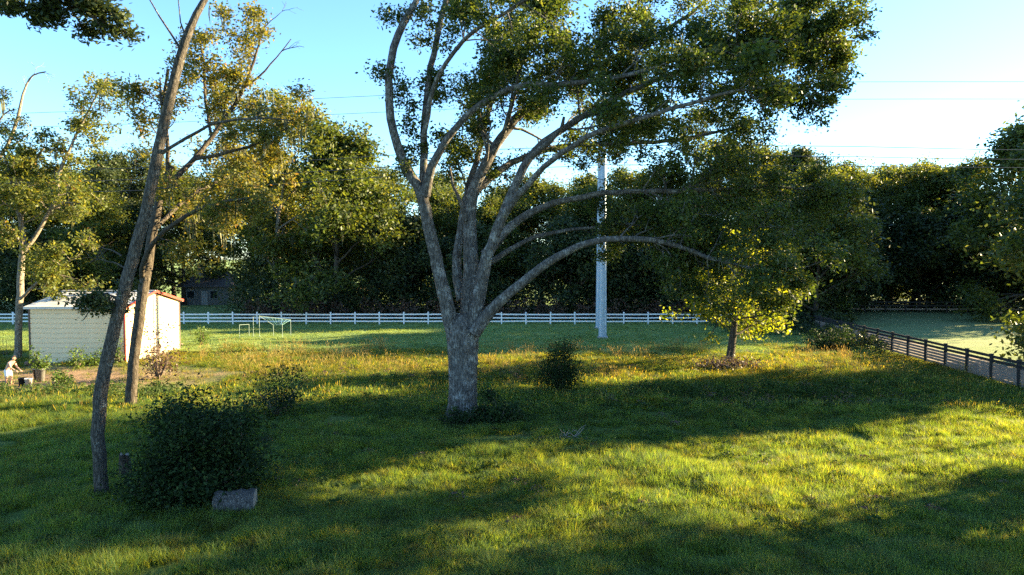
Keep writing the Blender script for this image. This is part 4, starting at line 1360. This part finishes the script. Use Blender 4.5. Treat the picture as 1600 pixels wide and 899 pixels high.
def person():
    f = gp(14, 602)
    root = empty('person', f, 0, 'bare-chested person in white shorts bending forward to lift a bucket by the shed', 'person')
    V, E, Rd = [], [], []

    def v(p, r, par=None):
        V.append(p)
        Rd.append(r)
        if par is not None: E.append((par, len(V) - 1))
        return len(V) - 1
    # faces +x, leaning forward over the bucket
    pel = v((-0.04, 0, 0.86), (0.15, 0.12))
    w1 = v((0.0, 0, 1.00), (0.135, 0.115), pel)
    ch = v((0.10, 0, 1.17), (0.155, 0.125), w1)
    up = v((0.19, 0, 1.31), (0.14, 0.11), ch)
    nk = v((0.27, 0, 1.39), 0.058, up)
    hd0 = v((0.32, 0, 1.44), 0.068, nk)
    hd1 = v((0.365, 0, 1.49), (0.098, 0.085), hd0)
    hd2 = v((0.375, 0, 1.57), (0.085, 0.078), hd1)
    hands = []
    for s in (-1, 1):
        hip = v((-0.04, s * 0.10, 0.82), 0.095, pel)
        kn = v((0.03 + s * 0.05, s * 0.12, 0.46), 0.062, hip)
        cf = v((0.0 + s * 0.05, s * 0.12, 0.32), 0.058, kn)
        an = v((-0.04 + s * 0.05, s * 0.12, 0.09), 0.04, cf)
        v((0.02 + s * 0.05, s * 0.13, 0.045), 0.042, an)
        v((0.12 + s * 0.05, s * 0.14, 0.03), 0.032, len(V) - 1)
        sh = v((0.20, s * 0.18, 1.26), 0.068, up)
        el = v((0.33, s * 0.20, 1.00), 0.045, sh)
        wr = v((0.55, s * 0.15, 0.86), 0.03, el)
        pm = v((0.62, s * 0.14, 0.82), (0.042, 0.022), wr)
        hands.append((pm, s))
        for k, (ln, o_) in enumerate(((0.070, -0.028), (0.082, -0.009), (0.078, 0.011), (0.062, 0.029))):
            a = v((0.66, s * 0.14 + o_, 0.795), 0.010, pm)
            b_ = v((0.66 + ln * 0.55, s * 0.14 + o_, 0.755), 0.0095, a)
            v((0.655 + ln * 0.35, s * 0.14 + o_, 0.715), 0.008, b_)
        a = v((0.625, s * 0.14 - s * 0.045, 0.80), 0.011, pm)
        v((0.66, s * 0.14 - s * 0.06, 0.765), 0.009, a)
    skin_chain('body', V, E, Rd, M['skin'], root)
    # shorts follow the hips and thighs
    SV, SE, SR = [(-0.03, 0, 0.95), (-0.04, 0, 0.84)], [(0, 1)], [(0.155, 0.145), (0.175, 0.15)]
    for s in (-1, 1):
        SV += [(-0.04, s * 0.105, 0.76), (0.0, s * 0.12, 0.58), (0.02, s * 0.125, 0.47)]
        SR += [0.125, 0.115, 0.108]
        n = len(SV)
        SE += [(1, n - 3), (n - 3, n - 2), (n - 2, n - 1)]
    skin_chain('shorts', SV, SE, SR, M['shorts'], root, 1)
    # short hair cap
    bm = bmesh.new()
    bmesh.ops.create_uvsphere(bm, u_segments=16, v_segments=10, radius=0.105)
    for q in list(bm.verts):
        if q.co.z < -0.005 + 0.55 * max(0.0, q.co.x): bm.verts.remove(q)
    me = bpy.data.meshes.new('hair')
    bm.to_mesh(me)
    bm.free()
    h = link('hair', me, root, M['hair'], True)
    h.location = (0.355, 0, 1.545)
    # face: nose, eyes, ears
    for s in (-1, 1):
        e = MB().tube([(0.445, s * 0.033, 1.535), (0.462, s * 0.033, 1.532)], [0.011, 0.006], 8).build('eye', M['hair'], root)
        MB().tube([(0.37, s * 0.085, 1.515), (0.36, s * 0.1, 1.52), (0.352, s * 0.098, 1.53)], [0.014, 0.024, 0.01], 8).build('ear', M['skin'], root, True)
    MB().tube([(0.448, 0, 1.53), (0.475, 0, 1.50), (0.46, 0, 1.49)], [0.01, 0.018, 0.01], 8).build('nose', M['skin'], root, True)
    MB().box((0.452, -0.026, 1.455), (0.462, 0.026, 1.465)).build('mouth', M['stone'], root)
    root.rotation_euler = (0, 0, R(-6))
    return f


PF = person()


def lathe(prof, n=20):
    m = MB()
    V, F = [], []
    for r_, z in prof:
        V += [(r_ * math.cos(2 * PI * i / n), r_ * math.sin(2 * PI * i / n), z) for i in range(n)]
    for k in range(len(prof) - 1):
        F += [(k * n + i, k * n + (i + 1) % n, (k + 1) * n + (i + 1) % n, (k + 1) * n + i) for i in range(n)]
    return m.add(V, F)


def bucket(name, p, r, h, mat, label, cat, handle=True):
    root = empty(name, p, 0, label, cat)
    lathe([(0.0, 0.0), (r * 0.78, 0.0), (r * 0.98, h * 0.94), (r * 1.06, h * 0.94), (r * 1.06, h), (r * 0.97, h), (r * 0.76, 0.03), (0, 0.03)]).build('shell', mat, root, True)
    if handle:
        P = [(r * 1.05 * math.cos(a), 0.02, h * 0.93 + 0.8 * r * math.sin(a)) for a in np.linspace(0, PI, 9)]
        MB().tube(P, [0.008] * 9, 5).build('handle', M['wire'], root)
    return root


bp = PF + np.array((0.78, -0.05, 0))
bucket('bucket', bp, 0.20, 0.42, M['black_plastic'], 'black bucket under the reaching hands of the bending person', 'bucket')
bucket('bucket', PF + np.array((1.20, -0.15, 0)), 0.19, 0.40, M['white_plastic'], 'pale grey bucket to the right of the black bucket', 'bucket')
pp = PF + np.array((0.86, 1.3, 0))
pt = bucket('plant_pot', pp, 0.25, 0.72, M['grey_plastic'], 'big grey plant pot behind the two buckets', 'plant pot', False)
lathe([(0, 0.64), (0.226, 0.64)]).build('soil', M['soil'], pt)
s_ = shrub('potted_shrub', pp[0], pp[1], 0.5, 0.45, 1.0, 420, 0.17, M['weed_leaf'], 81, 'leafy bright green shrub growing in the grey pot', 'plant', 2, None, None, 4)
s_.location.z = 0.64
bucket('plant_pot', PF + np.array((0.25, 2.0, 0)), 0.27, 0.6, M['black_plastic'], 'black plant pot in the shade behind the bending person', 'plant pot', False)


def rock():
    p = gp(54, 563)
    bm = bmesh.new()
    bmesh.ops.create_icosphere(bm, subdivisions=3, radius=0.25)
    rng = np.random.default_rng(9)
    for q in bm.verts:
        n = 1 + 0.12 * math.sin(q.co.x * 17 + q.co.y * 9) + 0.08 * math.sin(q.co.z * 23) + rng.normal(0, 0.02)
        q.co = Vector((q.co.x * 1.5 * n, q.co.y * n, q.co.z * 0.75 * n))
    me = bpy.data.meshes.new('stone')
    bm.to_mesh(me)
    bm.free()
    o = link('stone', me, None, M['stone'], True)
    o.location = (SHED[0] + 0.35, SHED[2] - 0.45, 0.12)
    tag(o, 'reddish brown stone at the front left corner of the shed', 'stone')


rock()


def wire_cage():
    p = gp(8, 558)
    root = empty('wire_cage', p, 0, 'thin dark wire garden cage at the left edge behind the bending person', 'wire cage')
    for i in range(4):
        x, y = (0.5 if i in (1, 2) else -0.5), (0.5 if i > 1 else -0.5)
        MB().tube([(x, y, -0.05), (x, y, 1.25)], [0.016, 0.016], 5).build('stake', M['wire'], root)
    for z in (0.35, 0.75, 1.2):
        MB().tube([(-0.5, -0.5, z), (0.5, -0.5, z), (0.5, 0.5, z), (-0.5, 0.5, z), (-0.5, -0.5, z)], [0.01] * 5, 4, False).build('hoop', M['wire'], root)


wire_cage()


# ------------------------------------------------------------------ grass
def tuft(seed, n, h, spread, width, bend, straw, heads=0.0, segs=2):
    rng = np.random.default_rng(seed)
    V, F, T = [], [], []
    for i in range(n):
        a = rng.uniform(0, 2 * PI)
        q = spread * math.sqrt(rng.uniform(0, 1))
        p = np.array((q * math.cos(a), q * math.sin(a), -0.02))
        L = h * rng.uniform(0.6, 1.05)
        az = a + rng.normal(0, 0.9)
        d = np.array((math.cos(az), math.sin(az), 0))
        s = np.array((-math.sin(az), math.cos(az), 0)) * width * rng.uniform(0.6, 1.3) * 0.5
        bd = bend * rng.uniform(0.4, 1.5)
        b = len(V)
        for k, t in enumerate(np.linspace(0, 1, segs + 1)):
            c = p + d * L * bd * t ** 1.8 + np.array((0, 0, L * (t - 0.32 * bd * t * t)))
            wd = (1 - t) ** 0.7
            if k < segs: V += [c - s * wd, c + s * wd]
            else: V += [c - s * 0.08, c + s * 0.08]
        tn = np.clip(rng.beta(1.6, 2.0) * 0.85 + (rng.uniform(0.2, 0.4) if rng.uniform() < straw else 0), 0, 1)
        for k in range(segs):
            F.append((b + 2 * k, b + 2 * k + 1, b + 2 * k + 3, b + 2 * k + 2))
            T.append(tn)
        if rng.uniform() < heads:
            b = len(V)
            for k, (t, wd) in enumerate(((0.0, 0.2), (0.5, 1.0), (1.0, 0.1))):
                c2 = c + np.array((d[0] * 0.05 * t, d[1] * 0.05 * t, 0.16 * t))
                e = s / (np.linalg.norm(s) + 1e-9) * 0.014 * wd
                V += [c2 - e, c2 + e]
            F += [(b, b + 1, b + 3, b + 2), (b + 2, b + 3, b + 5, b + 4)]
            T += [0.9, 0.9]
    return np_mesh('tuft', V, F, {'tint': T})


def scatter(name, pts, scale, tufts, mat, seed, label=None, tilt=0.18):
    rng = np.random.default_rng(seed)
    n = len(pts)
    me = bpy.data.meshes.new(name)
    me.vertices.add(n)
    P = np.stack([pts[:, 0], pts[:, 1], gh(pts[:, 0], pts[:, 1])], 1)
    me.vertices.foreach_set('co', P.astype(np.float32).ravel())
    for nm, typ, key, val in (('s', 'FLOAT_VECTOR', 'vector', scale), ('r', 'FLOAT_VECTOR', 'vector', np.stack([rng.normal(0, tilt, n), rng.normal(0, tilt, n), rng.uniform(0, 2 * PI, n)], 1)), ('k', 'INT', 'value', rng.integers(0, len(tufts), n))):
        a = me.attributes.new(nm, typ, 'POINT')
        a.data.foreach_set(key, (val.astype(np.int32) if typ == 'INT' else val.astype(np.float32)).ravel())
    o = link(name, me)
    o['kind'] = 'stuff'
    if label: o['label'] = label
    g = bpy.data.node_groups.new(name, 'GeometryNodeTree')
    g.interface.new_socket('Geometry', in_out='INPUT', socket_type='NodeSocketGeometry')
    g.interface.new_socket('Geometry', in_out='OUTPUT', socket_type='NodeSocketGeometry')
    gi, go = g.nodes.new('NodeGroupInput'), g.nodes.new('NodeGroupOutput')
    ins = g.nodes.new('GeometryNodeInstanceOnPoints')
    join = g.nodes.new('GeometryNodeGeometryToInstance')
    for i, tm in enumerate(tufts):
        if len(tm.materials) == 0: tm.materials.append(mat)
        src = bpy.data.objects.new(name + '_blade_source', tm)
        oi = g.nodes.new('GeometryNodeObjectInfo')
        oi.inputs['Object'].default_value = src
        g.links.new(oi.outputs['Geometry'], join.inputs[0])

    def attr(nm, typ):
        a = g.nodes.new('GeometryNodeInputNamedAttribute')
        a.data_type = typ
        a.inputs[0].default_value = nm
        return a.outputs[0]
    g.links.new(gi.outputs[0], ins.inputs['Points'])
    g.links.new(join.outputs[0], ins.inputs['Instance'])
    ins.inputs['Pick Instance'].default_value = True
    g.links.new(attr('k', 'INT'), ins.inputs['Instance Index'])
    er = g.nodes.new('FunctionNodeEulerToRotation')
    g.links.new(attr('r', 'FLOAT_VECTOR'), er.inputs[0])
    g.links.new(er.outputs[0], ins.inputs['Rotation'])
    g.links.new(attr('s', 'FLOAT_VECTOR'), ins.inputs['Scale'])
    g.links.new(ins.outputs[0], go.inputs[0])
    md = o.modifiers.new('scatter', 'NODES')
    md.node_group = g
    return o


def field(n, y0, y1, seed, half=0.82, pad=3.0, power=1.0):
    """points with density falling off with distance from the viewpoint"""
    rng = np.random.default_rng(seed)
    u = rng.uniform(0, 1, n)
    e = 2 - power
    y = (y0 ** e + u * (y1 ** e - y0 ** e)) ** (1 / e)
    x = rng.uniform(-1, 1, n) * (half * y + pad)
    return np.stack([x, y], 1), rng


def clear(p):
    x, y = p[:, 0], p[:, 1]
    ok = ~((x > SHED[0] - 0.2) & (x < SHED[1] + 0.2) & (y > SHED[2] - 0.25) & (y < SHED[3] + 0.2))
    ok &= np.hypot(x - OAK_B[0], y - OAK_Y) > 0.85
    ok &= x < fence_x(y) + 0.2
    soil = np.hypot(x + 27.0, (y - 39.9) * 2.2) + 7.0 * vnoise(x, y, 0.8, 3) < 14.5
    soil |= np.hypot(x + 27.6, y - 37.3) < 2.3
    rng = np.random.default_rng(8)
    return ok & ~(soil & (rng.uniform(0, 1, len(x)) > 0.07))


LONG = [tuft(i, 34, 0.30, 0.22, 0.014, 0.72, 0.03, 0.002, 3) for i in range(6)]
MID = [tuft(20 + i, 32, 0.24, 0.32, 0.022, 1.1, 0.05, 0.015, 2) for i in range(4)]
SHORT = [tuft(40 + i, 34, 0.07, 0.42, 0.035, 0.8, 0.04, 0.0, 2) for i in range(3)]
TALL = [tuft(60 + i, 12, 0.85, 0.16, 0.016, 0.35, 0.9, 0.8, 3) for i in range(4)]


def clumpy(p, lo=0.45, hi=1.45):
    v = 0.55 * vnoise(p[:, 0], p[:, 1], 0.55, 1) + 0.45 * vnoise(p[:, 0], p[:, 1], 1.7, 2)
    return lo + (hi - lo) * np.clip((v - 0.2) / 0.6, 0, 1)


p, rng = field(50000, 12.5, 33, 201, power=1.5)
p = p[clear(p)]
p = p[vnoise(p[:, 0], p[:, 1], 1.3, 21) * 0.6 + vnoise(p[:, 0], p[:, 1], 0.5, 22) * 0.4 < 0.74]
s = clumpy(p) * rng.uniform(0.8, 1.2, len(p))
scatter('meadow_grass', p, np.stack([s ** 0.4, s ** 0.4, s], 1), LONG, M['grass'], 202, 'long uncut green grass in the shaded and sunlit foreground')
p, rng = field(38000, 31, 57, 203, power=1.4)
p = p[clear(p)]
p = p[p[:, 1] + 9 * vnoise(p[:, 0], p[:, 1], 0.3, 12) + 4 * vnoise(p[:, 0], p[:, 1], 1.3, 13) < 58.5]
s = clumpy(p) * rng.uniform(0.8, 1.2, len(p)) * (1 - 0.45 * sstep(46, 53, p[:, 1] + 0.0 * p[:, 0]))
gold = p[:, 1] + 6 * vnoise(p[:, 0], p[:, 1], 0.25, 15) + 3 * vnoise(p[:, 0], p[:, 1], 1.1, 16) > 43.5  # sun-gold colour goes on the lit strip only, shaded grass stays green
sc3 = np.stack([s ** 0.3 * 1.1, s ** 0.3 * 1.1, s], 1)
scatter('rough_grass', p[~gold], sc3[~gold], MID, M['grass'], 204, 'rough green grass round the big oak')
GOLD = [tuft(80 + i, 32, 0.24, 0.32, 0.022, 1.0, 0.06, 0.015, 2) for i in range(4)]
scatter('golden_grass', p[gold], sc3[gold], GOLD, M['rough_grass'], 209, 'strawy grass, its gold partly painted sunlight, in the strip between the big oak and the mown grass')
p, rng = field(34000, 50, 76, 205, half=0.8, power=1.2)
p = p[clear(p)]
s = clumpy(p, 0.6, 1.3)
scatter('mown_grass', p, np.stack([s * 0 + 1.2, s * 0 + 1.2, s], 1), SHORT, M['lawn'], 206, 'shorter shaded grass in front of the white fence')
p, rng = field(1500, 40, 54, 207, power=1.0)
v = vnoise(p[:, 0], p[:, 1], 0.28, 6)
p = p[clear(p) & (v > 0.48) & (p[:, 0] > -23)]
s = rng.uniform(0.6, 1.15, len(p))
scatter('seed_stalks', p, np.stack([s, s, s], 1), TALL, M['straw'], 208, 'golden seeding grass stalks in the sunlit strip')
print('script done')
